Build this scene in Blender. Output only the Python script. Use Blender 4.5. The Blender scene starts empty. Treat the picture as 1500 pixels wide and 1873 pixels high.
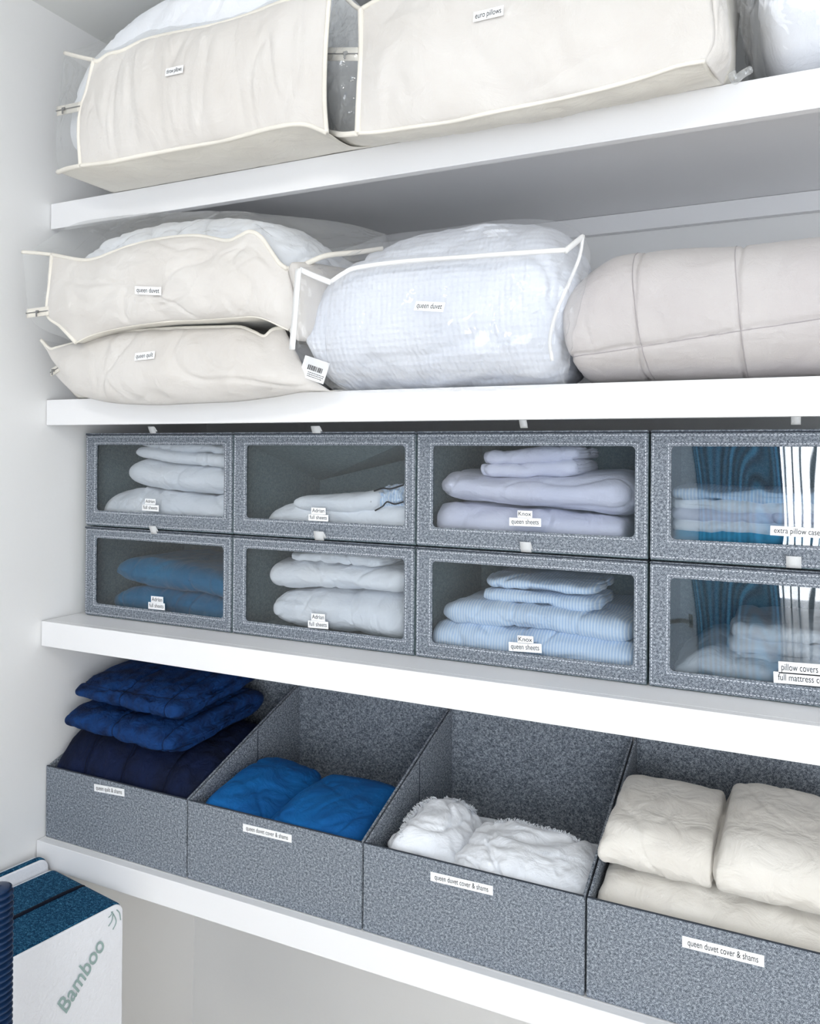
import bpy, bmesh, math, random
from mathutils import Vector, Matrix, noise
from mathutils.bvhtree import BVHTree

SC = bpy.context.scene
COL = SC.collection
# ------------------------------------------------------------------ camera (frame 1500 x 1873)
F = 1500.0
TH = math.atan(F / 3098.0)
SN, CS = math.sin(TH), math.cos(TH)
CX, CY = 1.604, -1.35
ROLL, PX0, PY0 = 0.008, 750.0, 831.8
cd = bpy.data.cameras.new('camera')
cam = bpy.data.objects.new('camera', cd)
COL.objects.link(cam)
cd.sensor_fit = 'HORIZONTAL'; cd.sensor_width = 36.0; cd.lens = 36.0 * F / 1500.0
cd.shift_y = (PY0 - 936.5) / 1500.0
cd.clip_start = 0.02
cam.matrix_world = (Matrix.Translation((CX, CY, 0)) @ Matrix.Rotation(TH, 4, 'Z') @
                    Matrix.Rotation(math.pi / 2, 4, 'X') @ Matrix.Rotation(ROLL, 4, 'Z'))
SC.camera = cam
# ------------------------------------------------------------------ world, lights, exposure
w = bpy.data.worlds.new('world'); SC.world = w; w.use_nodes = True
w.node_tree.nodes['Background'].inputs[0].default_value = (0.75, 0.85, 1.0, 1)
w.node_tree.nodes['Background'].inputs[1].default_value = 0.6
SC.view_settings.view_transform = 'Standard'
SC.view_settings.look = 'None'
SC.view_settings.gamma = 1.0
SC.view_settings.use_curve_mapping = False
SC.view_settings.exposure = 0.07

def area(name, loc, target, sx, sy, power, color):
    l = bpy.data.lights.new(name, 'AREA'); l.shape = 'RECTANGLE'
    l.size = sx; l.size_y = sy; l.energy = power; l.color = color
    o = bpy.data.objects.new(name, l); COL.objects.link(o)
    o.location = loc
    o.rotation_euler = (Vector(target) - Vector(loc)).to_track_quat('-Z', 'Y').to_euler()
    return o
area('ceiling_lamp_light', (1.0, -1.75, 0.98), (0.9, -0.9, -0.3), 0.35, 0.35, 10, (1.0, 0.97, 0.93))
area('window_light', (2.2, -2.75, -0.45), (0.8, 0.2, 0.1), 1.0, 1.6, 18, (0.96, 0.98, 1.0))
area('side_fill_light', (2.85, -1.5, -0.35), (0.3, 0.1, 0.1), 1.5, 1.9, 23, (0.93, 0.97, 1.0))  # added fill from the right to brighten the left wall, not a window

# ------------------------------------------------------------------ pixel helpers
def ray(px, py):
    dx, dy = px - PX0, -(py - PY0)
    x = (dx - ROLL * dy) / F; y = (dy + ROLL * dx) / F
    return Vector((x * CS - SN, x * SN + CS, y))
CAMP = Vector((CX, CY, 0))
def A(px, py, Y):
    r = ray(px, py); return CAMP + r * ((Y - CY) / r[1])
def AX(px, py, X):
    r = ray(px, py); return CAMP + r * ((X - CX) / r[0])

# ------------------------------------------------------------------ object helpers
def thing(name, label, cat, loc=(0, 0, 0), group=None):
    o = bpy.data.objects.new(name, None); COL.objects.link(o)
    o.location = loc; o.empty_display_size = 0.05
    o['label'] = label; o['category'] = cat
    if group: o['group'] = group
    return o
def tag(o, label, cat, group=None, kind=None):
    o['label'] = label; o['category'] = cat
    if group: o['group'] = group
    if kind: o['kind'] = kind
    return o
def origin_of(o):
    v = Vector((0, 0, 0))
    while o is not None:
        v += Vector(o.location); o = o.parent
    return v
def mk(name, verts, faces, mat, parent=None, smooth=True, label=None):
    """verts in world space -> one mesh object, origin at the parent (or at its own base)"""
    verts = [Vector(v) for v in verts]
    if parent is None:
        n = len(verts)
        org = Vector((sum(v.x for v in verts) / n, sum(v.y for v in verts) / n, min(v.z for v in verts)))
        loc = org
    else:
        org = origin_of(parent); loc = Vector((0, 0, 0))
    me = bpy.data.meshes.new(name)
    me.from_pydata([v - org for v in verts], [], faces)
    me.materials.append(mat)
    if smooth:
        me.polygons.foreach_set('use_smooth', [True] * len(me.polygons))
    me.update()
    o = bpy.data.objects.new(name, me); COL.objects.link(o)
    o.location = loc
    if parent is not None: o.parent = parent
    if label: o['label'] = label
    return o
class MB:
    def __init__(s): s.v = []; s.f = []
    def add(s, v, f):
        b = len(s.v); s.v += [Vector(q) for q in v]; s.f += [[b + i for i in q] for q in f]
    def box(s, x0, x1, y0, y1, z0, z1):
        v = [(x, y, z) for z in (z0, z1) for y in (y0, y1) for x in (x0, x1)]
        s.add(v, [(0, 2, 3, 1), (4, 5, 7, 6), (0, 1, 5, 4), (2, 6, 7, 3), (0, 4, 6, 2), (1, 3, 7, 5)])
    def build(s, name, mat, parent=None, smooth=False, bevel=0, label=None):
        o = mk(name, s.v, s.f, mat, parent, smooth, label)
        if bevel: bev(o, bevel)
        return o
def bev(o, wd, seg=2):
    m = o.modifiers.new('bevel', 'BEVEL'); m.width = wd; m.segments = seg; m.limit_method = 'ANGLE'
    return o
def box(name, x0, x1, y0, y1, z0, z1, mat, parent=None, bevel=0.001, label=None):
    b = MB(); b.box(x0, x1, y0, y1, z0, z1)
    return b.build(name, mat, parent, False, bevel, label)
def struct(o): o['kind'] = 'structure'; return o

def catmull(pts, n):
    """resample a polyline of Vectors smoothly to n points (uniform in arc length)"""
    pts = [Vector(p) for p in pts]
    if len(pts) == 2:
        return [pts[0].lerp(pts[1], i / (n - 1)) for i in range(n)]
    P = [pts[0] * 2 - pts[1]] + pts + [pts[-1] * 2 - pts[-2]]
    out = []
    for i in range(1, len(P) - 2):
        p0, p1, p2, p3 = P[i - 1], P[i], P[i + 1], P[i + 2]
        for k in range(12):
            t = k / 12
            out.append(0.5 * ((2 * p1) + (p2 - p0) * t + (2 * p0 - 5 * p1 + 4 * p2 - p3) * t * t
                              + (3 * p1 - p0 - 3 * p2 + p3) * t ** 3))
    out.append(P[-2])
    L = [0]
    for a, b in zip(out, out[1:]): L.append(L[-1] + (b - a).length)
    res = []; j = 0
    for i in range(n):
        d = L[-1] * i / (n - 1)
        while j < len(L) - 2 and L[j + 1] < d: j += 1
        seg = L[j + 1] - L[j]
        res.append(out[j].lerp(out[j + 1], 0 if seg < 1e-9 else min(1, (d - L[j]) / seg)))
    return res
def tube(name, pts, r, mat, parent=None, n=None, seg=8, label=None, flat=1.0, closed_ends=True):
    n = n or max(8, len(pts) * 6)
    P = catmull(pts, n)
    v = []; f = []
    for i, p in enumerate(P):
        t = (P[min(i + 1, n - 1)] - P[max(i - 1, 0)]).normalized()
        up = Vector((0, 1, 0)) if abs(t.y) < 0.9 else Vector((0, 0, 1))
        a = t.cross(up).normalized(); b = t.cross(a).normalized()
        for k in range(seg):
            q = 2 * math.pi * k / seg
            v.append(p + a * (r * math.cos(q)) + b * (r * flat * math.sin(q)))
    for i in range(n - 1):
        for k in range(seg):
            k2 = (k + 1) % seg
            f.append((i * seg + k, i * seg + k2, (i + 1) * seg + k2, (i + 1) * seg + k))
    f.append(tuple(range(seg))[::-1]); f.append(tuple((n - 1) * seg + k for k in range(seg)))
    return mk(name, v, f, mat, parent, True, label)

def ridge(p, oc=3):
    s = 0; a = 1; q = p.copy()
    for _ in range(oc):
        s += a * (1 - 2 * abs(noise.noise(q))); a *= 0.5; q = q * 2.1 + Vector((3.1, 1.7, 5.3))
    return s
def crumple(V, N, amp, scale, stretch=(1, 1, 1), seed=0, low=0.0, lows=4.0, mask=None):
    sd = Vector((seed * 7.31, seed * 3.17, seed * 1.93))
    out = []
    for i, (v, nn) in enumerate(zip(V, N)):
        p = Vector((v.x * stretch[0], v.y * stretch[1], v.z * stretch[2]))
        wv = noise.noise_vector(p * scale * 0.45 + sd)
        d = amp * ridge(p * scale + sd + wv * 0.9)
        c1 = noise.noise(p * scale * 0.55 + sd * 2 + wv * 1.3); c2 = noise.noise(p * scale * 1.0 - sd + wv)
        d -= amp * 1.1 * math.exp(-(c1 / 0.055) ** 2) + amp * 0.6 * math.exp(-(c2 / 0.07) ** 2)
        if low: d += low * noise.noise(p * lows + sd)
        m = 1 if mask is None else mask[i]
        out.append(v + nn * (d * m))
    return out
def vnormals(V, Fc):
    N = [Vector((0, 0, 0)) for _ in V]
    for f in Fc:
        a, b, c = V[f[0]], V[f[1]], V[f[2]]
        n = (b - a).cross(c - a)
        if len(f) > 3: n += (c - a).cross(V[f[3]] - a)
        for i in f: N[i] += n
    return [n.normalized() if n.length > 1e-12 else Vector((0, 0, 1)) for n in N]

def coons(top, bot, left, right, nu=70, nv=50, bulge=0.02, bdir=(0, -1, 0), amp=0.002, scale=14,
          stretch=(1, 1, 1), seed=0, low=0.004, lows=5, bp=0.6):
    """left/right run bottom -> top; top/bot run left -> right"""
    T = catmull(top, nu); B = catmull(bot, nu); L = catmull(left, nv); R = catmull(right, nv)
    V = []; M = []; bd = Vector(bdir)
    for j in range(nv):
        v = j / (nv - 1)
        for i in range(nu):
            u = i / (nu - 1)
            s = (B[i] * (1 - v) + T[i] * v + L[j] * (1 - u) + R[j] * u
                 - (B[0] * (1 - u) * (1 - v) + B[-1] * u * (1 - v) + T[0] * (1 - u) * v + T[-1] * u * v))
            e = max(0, math.sin(math.pi * u) * math.sin(math.pi * v)) ** bp
            V.append(s + bd * (bulge * e)); M.append(min(1, e * 1.6 + 0.05))
    Fc = [(j * nu + i, j * nu + i + 1, (j + 1) * nu + i + 1, (j + 1) * nu + i) for j in range(nv - 1) for i in range(nu - 1)]
    V = crumple(V, vnormals(V, Fc), amp, scale, stretch, seed, low, lows, M)
    return V, Fc
def patch(name, mat, parent, top, bot, left, right, thick=0.0012, label=None, **k):
    V, Fc = coons(top, bot, left, right, **k)
    o = mk(name, V, Fc, mat, parent, True, label)
    o['_v'] = 0; del o['_v']
    if thick and thick > 0.001:
        m = o.modifiers.new('thick', 'SOLIDIFY'); m.thickness = thick; m.offset = -1
    return o, BVHTree.FromPolygons(V, Fc)

def fold(name, top, bot, Y, depth, mat, label=None, cat=None, group=None, parent=None, n=3.2, nx=150, nt=104, zb=0.0,
         zbb=None, amp=0.0032, scale=9, stretch=(1, 1, 1), seed=0, low=0.004, lows=6, er=0.15, ew=0.10, bulge_l=0.008,
         bulge_r=0.008, lay_l=0, lay_r=0, lay_amp=0.005, seams=(), hseams=(), seam_d=0.006, seam_w=0.004, world=False,
         floor=None, xcap=None, ylean=0.0, front_lay=0, thread=None):
    """a folded / stuffed textile: a superelliptic loft along x between a top and a bottom front curve"""
    def conv(L): return [Vector((p[0], 0, p[1])) for p in L] if world else [A(p[0], p[1], Y) for p in L]
    T = catmull([Vector((p.x, 0, p.z)) for p in conv(top)], nx)
    B = catmull([Vector((p.x, 0, p.z)) for p in conv(bot)], nx)
    if zbb is None: zbb = 0.0
    V = []; info = []
    m = 10
    rings = [(0, (k + 0.02) / m, -1) for k in range(m)] + [(s, 1.0, 0) for s in range(nx)] + [(nx - 1, (m - 1 - k + 0.02) / m, 1) for k in range(m)]
    for (si, sc, side) in rings:
        s = si / (nx - 1)
        e = 1.0
        if s < ew: e -= er * (1 - s / ew) ** 2
        if s > 1 - ew: e -= er * (1 - (1 - s) / ew) ** 2
        t_, b_ = T[si], B[si]
        zc = (t_.z + b_.z) / 2; h = (t_.z - b_.z) / 2
        for k in range(nt):
            a = 2 * math.pi * k / nt
            ca, sa = math.cos(a), math.sin(a)
            if n < 2.7:
                yy = math.copysign(abs(ca) ** (2 / n), ca) * sc * e
                zz = math.copysign(abs(sa) ** (2 / n), sa) * sc * e
            else:
                # rounded rectangle: short side rolls (the folded edge), long flat top and bottom
                hh = max(h, 1e-4); D2 = depth / 2; rz = min(1, 2.75 / n); rr_ = min(hh * 1.25, D2 * .9)
                q = k / nt * 4; sec = int(q); fq = q - sec      # 4 quadrants
                def quad_(f):
                    # f 0..1 : from the middle of the side (y=1,z=0) to the middle of the top (y=0,z=1)
                    if f < .12: return 1.0, (f / .12) * (1 - rz)
                    if f < .66:
                        b_a = (f - .12) / .54 * math.pi / 2
                        return 1 - rr_ / D2 + rr_ / D2 * math.cos(b_a), (1 - rz) + rz * math.sin(b_a)
                    return (1 - rr_ / D2) * (1 - (f - .66) / .34), 1.0
                if sec == 0: yy, zz = quad_(fq)
                elif sec == 1: yy, zz = quad_(1 - fq); yy = -yy
                elif sec == 2: yy, zz = quad_(fq); yy = -yy; zz = -zz
                else: yy, zz = quad_(1 - fq); zz = -zz
                yy *= sc * (1 - (1 - e) * .4); zz *= sc * e; ca = -1 if yy < 0 else 1
            fr = (zz + 1) / 2
            x = b_.x * (1 - fr) + t_.x * fr
            bk = (yy + 1) / 2
            z = zc + h * zz + (zb * fr + zbb * (1 - fr)) * bk
            if side:
                q = math.sqrt(max(0, 1 - sc * sc))
                bl = bulge_l if side < 0 else bulge_r
                ly = lay_l if side < 0 else lay_r
                dx = bl * q
                if ly:
                    ph = zz * ly / 2 + 0.25 * math.sin(yy * 3 + seed)
                    dx -= lay_amp * (1 - abs(math.sin(math.pi * ph)) ** 0.5) * min(1, q * 1.3)
                x += side * dx
            y = Y + depth * bk + ylean * zz
            if front_lay and not side:
                ph = zz * front_lay / 2
                g = (1 - abs(math.sin(math.pi * ph)) ** 0.5)
                if ca < 0: y += lay_amp * g
            V.append(Vector((x, y, z))); info.append((zz, side))
    R = len(rings)
    Fc = [(r * nt + k, r * nt + (k + 1) % nt, (r + 1) * nt + (k + 1) % nt, (r + 1) * nt + k) for r in range(R - 1) for k in range(nt)]
    Fc = [f[::-1] for f in Fc]
    Fc.append(tuple(range(nt))); Fc.append(tuple((R - 1) * nt + k for k in range(nt))[::-1])
    N = vnormals(V, Fc[:-2])
    cen = Vector((0, 0, 0))
    for v in V: cen += v
    cen /= len(V)
    dots = sum(1 if (v - cen).dot(nn) > 0 else -1 for v, nn in zip(V[::17], N[::17]))
    if dots < 0: Fc = [f[::-1] for f in Fc]; N = [-q for q in N]
    V2 = crumple(V, N, amp, scale, stretch, seed, low, lows)
    if seams or hseams:
        for i, v in enumerate(V2):
            d = 0
            wob = 0.004 * noise.noise(v * 25)
            for sx in seams:
                d += math.exp(-((V[i].x + wob - sx) / seam_w) ** 2)
            for hz in hseams:
                if V[i].y < Y + depth * 0.5:
                    d += math.exp(-((V[i].z + wob - hzf(hz, V[i].x)) / seam_w) ** 2)
                else:
                    pass
            for hy in ():
                pass
            pf = 0
            if d: V2[i] = v - N[i] * (seam_d * min(d, 1.0))
    if floor is not None:
        for v in V2:
            if v.z < floor: v.z = floor + 0.0003
    if xcap is not None:
        for v in V2: v.x = min(max(v.x, xcap[0]), xcap[1])
    o = mk(name, V2, Fc, mat, parent, True, None)
    if parent is None: tag(o, label, cat, group)
    elif label: o['label'] = label
    if thread is not None:
        zmax = max(v.z for v in V2)
        for sx in seams:
            r_i = min(range(m, m + nx), key=lambda r: abs(V[r * nt + nt // 2].x - sx))
            ring = [V2[r_i * nt + k] - N[r_i * nt + k] * (-.0004) for k in range(nt)]
            idx = [k for k in range(nt) if ring[k].y < Y + depth * .75 and (ring[k].z > zc0(T, B, sx) or ring[k].y < Y + depth * .3)]
            st = [k for k in idx if (k - 1) % nt not in idx]
            if not st: continue
            k = st[0]; pts = []
            while k % nt in idx and len(pts) < nt: pts.append(ring[k % nt]); k += 1
            if len(pts) > 4: tube('seam_thread', pts, thread[1], thread[0], o, n=len(pts) * 2, seg=5)
        for hz in hseams:
            pts = []
            for r in range(m + 1, m + nx - 1):
                cand = [V2[r * nt + k] + N[r * nt + k] * .0004 for k in range(nt) if V[r * nt + k].y < Y + depth * .4]
                hh_ = hzf(hz, V[r * nt].x); q = min(cand, key=lambda q: abs(q.z - hh_)).copy(); q.z = hh_; pts.append(q)
            tube('seam_thread', pts[::2], thread[1], thread[0], o, n=len(pts), seg=5)
    return o
def hzf(hz, x): return hz if not isinstance(hz, tuple) else hz[0] + (x - hz[1]) * hz[2]
def zc0(T, B, sx):
    t_ = min(T, key=lambda p: abs(p.x - sx)); b_ = min(B, key=lambda p: abs(p.x - sx)); return (t_.z + b_.z) / 2

# ------------------------------------------------------------------ materials
def lin(c): 
    c = c / 255.0
    return c / 12.92 if c <= 0.04045 else ((c + 0.055) / 1.055) ** 2.4
def rgb(r, g, b): return (lin(r), lin(g), lin(b), 1)
def newmat(name):
    m = bpy.data.materials.new(name); m.use_nodes = True
    nt = m.node_tree; b = nt.nodes['Principled BSDF']
    return m, nt, b
def nd(nt, t, **k):
    n = nt.nodes.new(t)
    for a, v in k.items():
        if a.startswith('i_'): n.inputs[a[2:].replace('_', ' ')].default_value = v
        else: setattr(n, a, v)
    return n
def cloth_mat(name, col, col2=None, rough=0.85, wrinkle=0.25, wscale=22, weave=0.25, wvscale=900, sheen=0.2, mott=6, stripes=None, grid=None):
    m, nt, b = newmat(name)
    L = nt.links
    tc = nd(nt, 'ShaderNodeTexCoord')
    n1 = nd(nt, 'ShaderNodeTexNoise'); n1.inputs['Scale'].default_value = mott; n1.inputs['Detail'].default_value = 4
    L.new(tc.outputs['Object'], n1.inputs['Vector'])
    mix = nd(nt, 'ShaderNodeMix', data_type='RGBA')
    c2 = col2 or tuple(x * 0.86 for x in col[:3]) + (1,)
    mix.inputs[6].default_value = col; mix.inputs[7].default_value = c2
    mr = nd(nt, 'ShaderNodeMapRange'); mr.inputs[1].default_value = 0.42; mr.inputs[2].default_value = 0.68
    L.new(n1.outputs['Fac'], mr.inputs[0]); L.new(mr.outputs[0], mix.inputs[0])
    out = mix.outputs[2]
    if stripes:
        wv = nd(nt, 'ShaderNodeTexWave', wave_type='BANDS', bands_direction='X'); wv.inputs['Scale'].default_value = stripes[0]
        wv.inputs['Distortion'].default_value = 0.0
        L.new(tc.outputs['Object'], wv.inputs['Vector'])
        mm = nd(nt, 'ShaderNodeMix', data_type='RGBA'); mm.inputs[7].default_value = stripes[1]
        L.new(out, mm.inputs[6])
        r2 = nd(nt, 'ShaderNodeMapRange'); r2.inputs[1].default_value = 0.55; r2.inputs[2].default_value = 0.8; r2.inputs[4].default_value = 0.75
        L.new(wv.outputs['Fac'], r2.inputs[0]); L.new(r2.outputs[0], mm.inputs[0]); out = mm.outputs[2]
    L.new(out, b.inputs['Base Color'])
    b.inputs['Roughness'].default_value = rough
    b.inputs['Specular IOR Level'].default_value = 0.25
    b.inputs['Sheen Weight'].default_value = sheen
    n2 = nd(nt, 'ShaderNodeTexNoise'); n2.inputs['Scale'].default_value = wscale; n2.inputs['Detail'].default_value = 5
    n2.inputs['Distortion'].default_value = 0.6
    L.new(tc.outputs['Object'], n2.inputs['Vector'])
    b1 = nd(nt, 'ShaderNodeBump'); b1.inputs['Strength'].default_value = min(1, wrinkle * 1.6); b1.inputs['Distance'].default_value = 0.018
    L.new(n2.outputs['Fac'], b1.inputs['Height'])
    n3 = nd(nt, 'ShaderNodeTexNoise'); n3.inputs['Scale'].default_value = wvscale; n3.inputs['Detail'].default_value = 1
    L.new(tc.outputs['Object'], n3.inputs['Vector'])
    b2 = nd(nt, 'ShaderNodeBump'); b2.inputs['Strength'].default_value = weave; b2.inputs['Distance'].default_value = 0.001
    L.new(n3.outputs['Fac'], b2.inputs['Height']); L.new(b1.outputs[0], b2.inputs['Normal'])
    last = b2
    if grid:
        for dr in ('X', 'Z'):
            wv = nd(nt, 'ShaderNodeTexWave', wave_type='BANDS', bands_direction=dr); wv.inputs['Scale'].default_value = grid
            wv.inputs['Distortion'].default_value = 1.2; wv.inputs['Detail Scale'].default_value = 2
            L.new(tc.outputs['Object'], wv.inputs['Vector'])
            b3 = nd(nt, 'ShaderNodeBump'); b3.inputs['Strength'].default_value = 0.35; b3.inputs['Distance'].default_value = 0.002
            L.new(wv.outputs['Fac'], b3.inputs['Height']); L.new(last.outputs[0], b3.inputs['Normal']); last = b3
    L.new(last.outputs[0], b.inputs['Normal'])
    return m
def linen_mat(name, dark, mid, light, sx=1.0):
    m, nt, b = newmat(name); L = nt.links
    tc = nd(nt, 'ShaderNodeTexCoord')
    outs = []
    for sc, mp in ((1.0, (330, 330, 900)), (1.0, (900, 330, 330)), (1.0, (130, 130, 150))):
        mapn = nd(nt, 'ShaderNodeMapping'); mapn.inputs['Scale'].default_value = tuple(q * sx for q in mp)
        L.new(tc.outputs['Object'], mapn.inputs[0])
        n = nd(nt, 'ShaderNodeTexNoise'); n.inputs['Scale'].default_value = 1.0; n.inputs['Detail'].default_value = 2
        L.new(mapn.outputs[0], n.inputs['Vector']); outs.append(n.outputs['Fac'])
    ad = nd(nt, 'ShaderNodeMath', operation='ADD'); L.new(outs[0], ad.inputs[0]); L.new(outs[1], ad.inputs[1])
    ad2 = nd(nt, 'ShaderNodeMath', operation='MULTIPLY_ADD'); L.new(outs[2], ad2.inputs[0]); ad2.inputs[1].default_value = 0.7; L.new(ad.outputs[0], ad2.inputs[2])
    mr = nd(nt, 'ShaderNodeMapRange'); mr.inputs[1].default_value = 0.95; mr.inputs[2].default_value = 1.75
    L.new(ad2.outputs[0], mr.inputs[0])
    cr = nd(nt, 'ShaderNodeValToRGB'); cr.color_ramp.elements[0].color = dark; cr.color_ramp.elements[1].color = light
    cr.color_ramp.elements[0].position = 0.12; cr.color_ramp.elements[1].position = 0.9
    e = cr.color_ramp.elements.new(0.5); e.color = mid
    L.new(mr.outputs[0], cr.inputs[0]); L.new(cr.outputs[0], b.inputs['Base Color'])
    b.inputs['Roughness'].default_value = 0.95; b.inputs['Specular IOR Level'].default_value = 0.2
    bp = nd(nt, 'ShaderNodeBump'); bp.inputs['Strength'].default_value = 0.3; bp.inputs['Distance'].default_value = 0.001
    L.new(mr.outputs[0], bp.inputs['Height']); L.new(bp.outputs[0], b.inputs['Normal'])
    return m
def plain(name, col, rough=0.5, spec=0.5, metal=0, bump=0, bscale=60):
    m, nt, b = newmat(name)
    b.inputs['Base Color'].default_value = col; b.inputs['Roughness'].default_value = rough
    b.inputs['Specular IOR Level'].default_value = spec; b.inputs['Metallic'].default_value = metal
    tc = nd(nt, 'ShaderNodeTexCoord'); n = nd(nt, 'ShaderNodeTexNoise'); n.inputs['Scale'].default_value = bscale; n.inputs['Detail'].default_value = 4
    nt.links.new(tc.outputs['Object'], n.inputs['Vector'])
    if bump:
        bp = nd(nt, 'ShaderNodeBump'); bp.inputs['Strength'].default_value = bump; bp.inputs['Distance'].default_value = 0.002
        nt.links.new(n.outputs['Fac'], bp.inputs['Height']); nt.links.new(bp.outputs[0], b.inputs['Normal'])
    else:
        mr = nd(nt, 'ShaderNodeMapRange'); mr.inputs[3].default_value = max(0, rough - 0.04); mr.inputs[4].default_value = min(1, rough + 0.04)
        nt.links.new(n.outputs['Fac'], mr.inputs[0]); nt.links.new(mr.outputs[0], b.inputs['Roughness'])
    return m
def film_mat(name, tint, haze, hazecol, gl_rough, bump, bscale, ior=1.45, stretch=(1, 1, 1), boost=1.0, bdist=0.01, detail=2, cap=1.0):
    """clear plastic film: see-through, faint milky haze, crinkled glossy coat"""
    m = bpy.data.materials.new(name); m.use_nodes = True
    nt = m.node_tree; nt.nodes.clear(); L = nt.links
    out = nd(nt, 'ShaderNodeOutputMaterial')
    tr = nd(nt, 'ShaderNodeBsdfTransparent'); tr.inputs[0].default_value = tint
    df = nd(nt, 'ShaderNodeBsdfDiffuse'); df.inputs[0].default_value = hazecol
    gl = nd(nt, 'ShaderNodeBsdfGlossy'); gl.inputs['Roughness'].default_value = gl_rough
    tc = nd(nt, 'ShaderNodeTexCoord'); mp = nd(nt, 'ShaderNodeMapping'); mp.inputs['Scale'].default_value = stretch
    L.new(tc.outputs['Object'], mp.inputs[0])
    n = nd(nt, 'ShaderNodeTexNoise'); n.inputs['Scale'].default_value = bscale; n.inputs['Detail'].default_value = detail; n.inputs['Distortion'].default_value = 0.8
    L.new(mp.outputs[0], n.inputs['Vector'])
    bp = nd(nt, 'ShaderNodeBump'); bp.inputs['Strength'].default_value = bump; bp.inputs['Distance'].default_value = bdist
    L.new(n.outputs['Fac'], bp.inputs['Height']); L.new(bp.outputs[0], gl.inputs['Normal'])
    m1 = nd(nt, 'ShaderNodeMixShader'); m1.inputs[0].default_value = haze
    L.new(tr.outputs[0], m1.inputs[1]); L.new(df.outputs[0], m1.inputs[2])
    fr = nd(nt, 'ShaderNodeFresnel'); fr.inputs['IOR'].default_value = ior
    mu = nd(nt, 'ShaderNodeMath', operation='MULTIPLY', use_clamp=True); mu.inputs[1].default_value = boost
    L.new(fr.outputs[0], mu.inputs[0])
    mn = nd(nt, 'ShaderNodeMath', operation='MINIMUM'); mn.inputs[1].default_value = cap; L.new(mu.outputs[0], mn.inputs[0]); mu = mn
    m2 = nd(nt, 'ShaderNodeMixShader'); L.new(mu.outputs[0], m2.inputs[0]); L.new(m1.outputs[0], m2.inputs[1]); L.new(gl.outputs[0], m2.inputs[2])
    L.new(m2.outputs[0], out.inputs[0])
    return m

M = {}
M['wall'] = plain('painted_wall', rgb(241, 241, 241), 0.7, 0.3, bump=0.12, bscale=90)
M['ceil'] = plain('painted_ceiling', rgb(241, 242, 240), 0.8, 0.2, bump=0.1, bscale=90)
M['shelf'] = plain('gloss_white_paint', rgb(245, 245, 247), 0.32, 0.5, bump=0.05, bscale=35)
M['floor'] = plain('pale_floor', rgb(228, 218, 202), 0.5, 0.4)
M['canvas'] = cloth_mat('cream_canvas', rgb(224, 220, 216), rgb(217, 212, 207), wrinkle=0.22, wscale=16, wvscale=1100)
M['canvas2'] = cloth_mat('cream_canvas_warm', rgb(233, 229, 220), rgb(226, 221, 211), wrinkle=0.22, wscale=16, wvscale=1100)
M['pipe'] = cloth_mat('cream_binding', rgb(245, 240, 230), wrinkle=0.1, weave=0.4)
M['pipew'] = cloth_mat('white_binding', rgb(252, 252, 252), wrinkle=0.1, weave=0.3)
M['white'] = cloth_mat('white_cotton', rgb(247, 250, 255), rgb(240, 245, 253), wrinkle=0.35, wscale=18)
M['whitefill'] = cloth_mat('white_fill', rgb(245, 247, 252), rgb(236, 240, 248), wrinkle=0.4, wscale=14)
M['seer'] = cloth_mat('white_seersucker', rgb(233, 237, 246), rgb(227, 232, 243), wrinkle=0.4, wscale=12, grid=30)
M['lav'] = cloth_mat('lavender_cotton', rgb(222, 224, 240), rgb(212, 215, 234), wrinkle=0.35, wscale=14)
M['palestripe'] = cloth_mat('pale_blue_pinstripe', rgb(200, 222, 246), rgb(188, 212, 240), wrinkle=0.25, wscale=12, stripes=(55, rgb(236, 244, 254)))
M['teal'] = cloth_mat('teal_blue_cotton', rgb(30, 122, 168), rgb(22, 104, 150), wrinkle=0.4, wscale=14)
M['aqua'] = cloth_mat('aqua_cotton', rgb(40, 150, 190), wrinkle=0.3)
M['blue'] = cloth_mat('royal_blue_linen', rgb(12, 98, 166), rgb(6, 76, 138), wrinkle=0.35, wscale=18, mott=9, sheen=0.0)
M['navy'] = cloth_mat('navy_velvety_cotton', rgb(12, 56, 112), rgb(5, 28, 66), wrinkle=0.5, wscale=40, mott=24, sheen=0.0)
M['navyd'] = cloth_mat('deep_navy_cotton', rgb(9, 24, 58), rgb(4, 14, 38), wrinkle=0.4, wscale=30, mott=16, sheen=0.0)
M['cream'] = cloth_mat('cream_linen', rgb(228, 224, 217), rgb(220, 215, 207), wrinkle=0.35, wscale=20)
M['greige'] = cloth_mat('pale_greige_linen', rgb(201, 196, 195), rgb(195, 189, 189), wrinkle=0.14, wscale=26, wvscale=700, weave=0.4)
M['thread'] = cloth_mat('seam_thread', rgb(176, 170, 172), wrinkle=0.1)
M['navythread'] = cloth_mat('navy_thread', rgb(4, 10, 28), wrinkle=0.1, sheen=0.0)
M['linen'] = linen_mat('grey_linen', rgb(42, 48, 58), rgb(118, 126, 136), rgb(206, 212, 221), 1.7)
M['linend'] = linen_mat('grey_lining', rgb(104, 122, 126), rgb(122, 142, 147), rgb(142, 160, 165))
M['binding'] = plain('dark_grey_edge', rgb(66, 72, 82), 0.9, 0.2, bump=0.4, bscale=900)
M['stitch'] = plain('pale_stitch_thread', rgb(222, 226, 232), 0.8, 0.2)
M['tab'] = cloth_mat('pale_grey_ribbon', rgb(222, 224, 226), wrinkle=0.1, weave=0.5)
M['paper'] = plain('label_paper', rgb(250, 251, 253), 0.5, 0.3)
M['ink'] = plain('black_ink', rgb(28, 28, 32), 0.6, 0.2)
M['metal'] = plain('zip_metal', rgb(150, 150, 150), 0.3, 0.5, metal=1)
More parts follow.
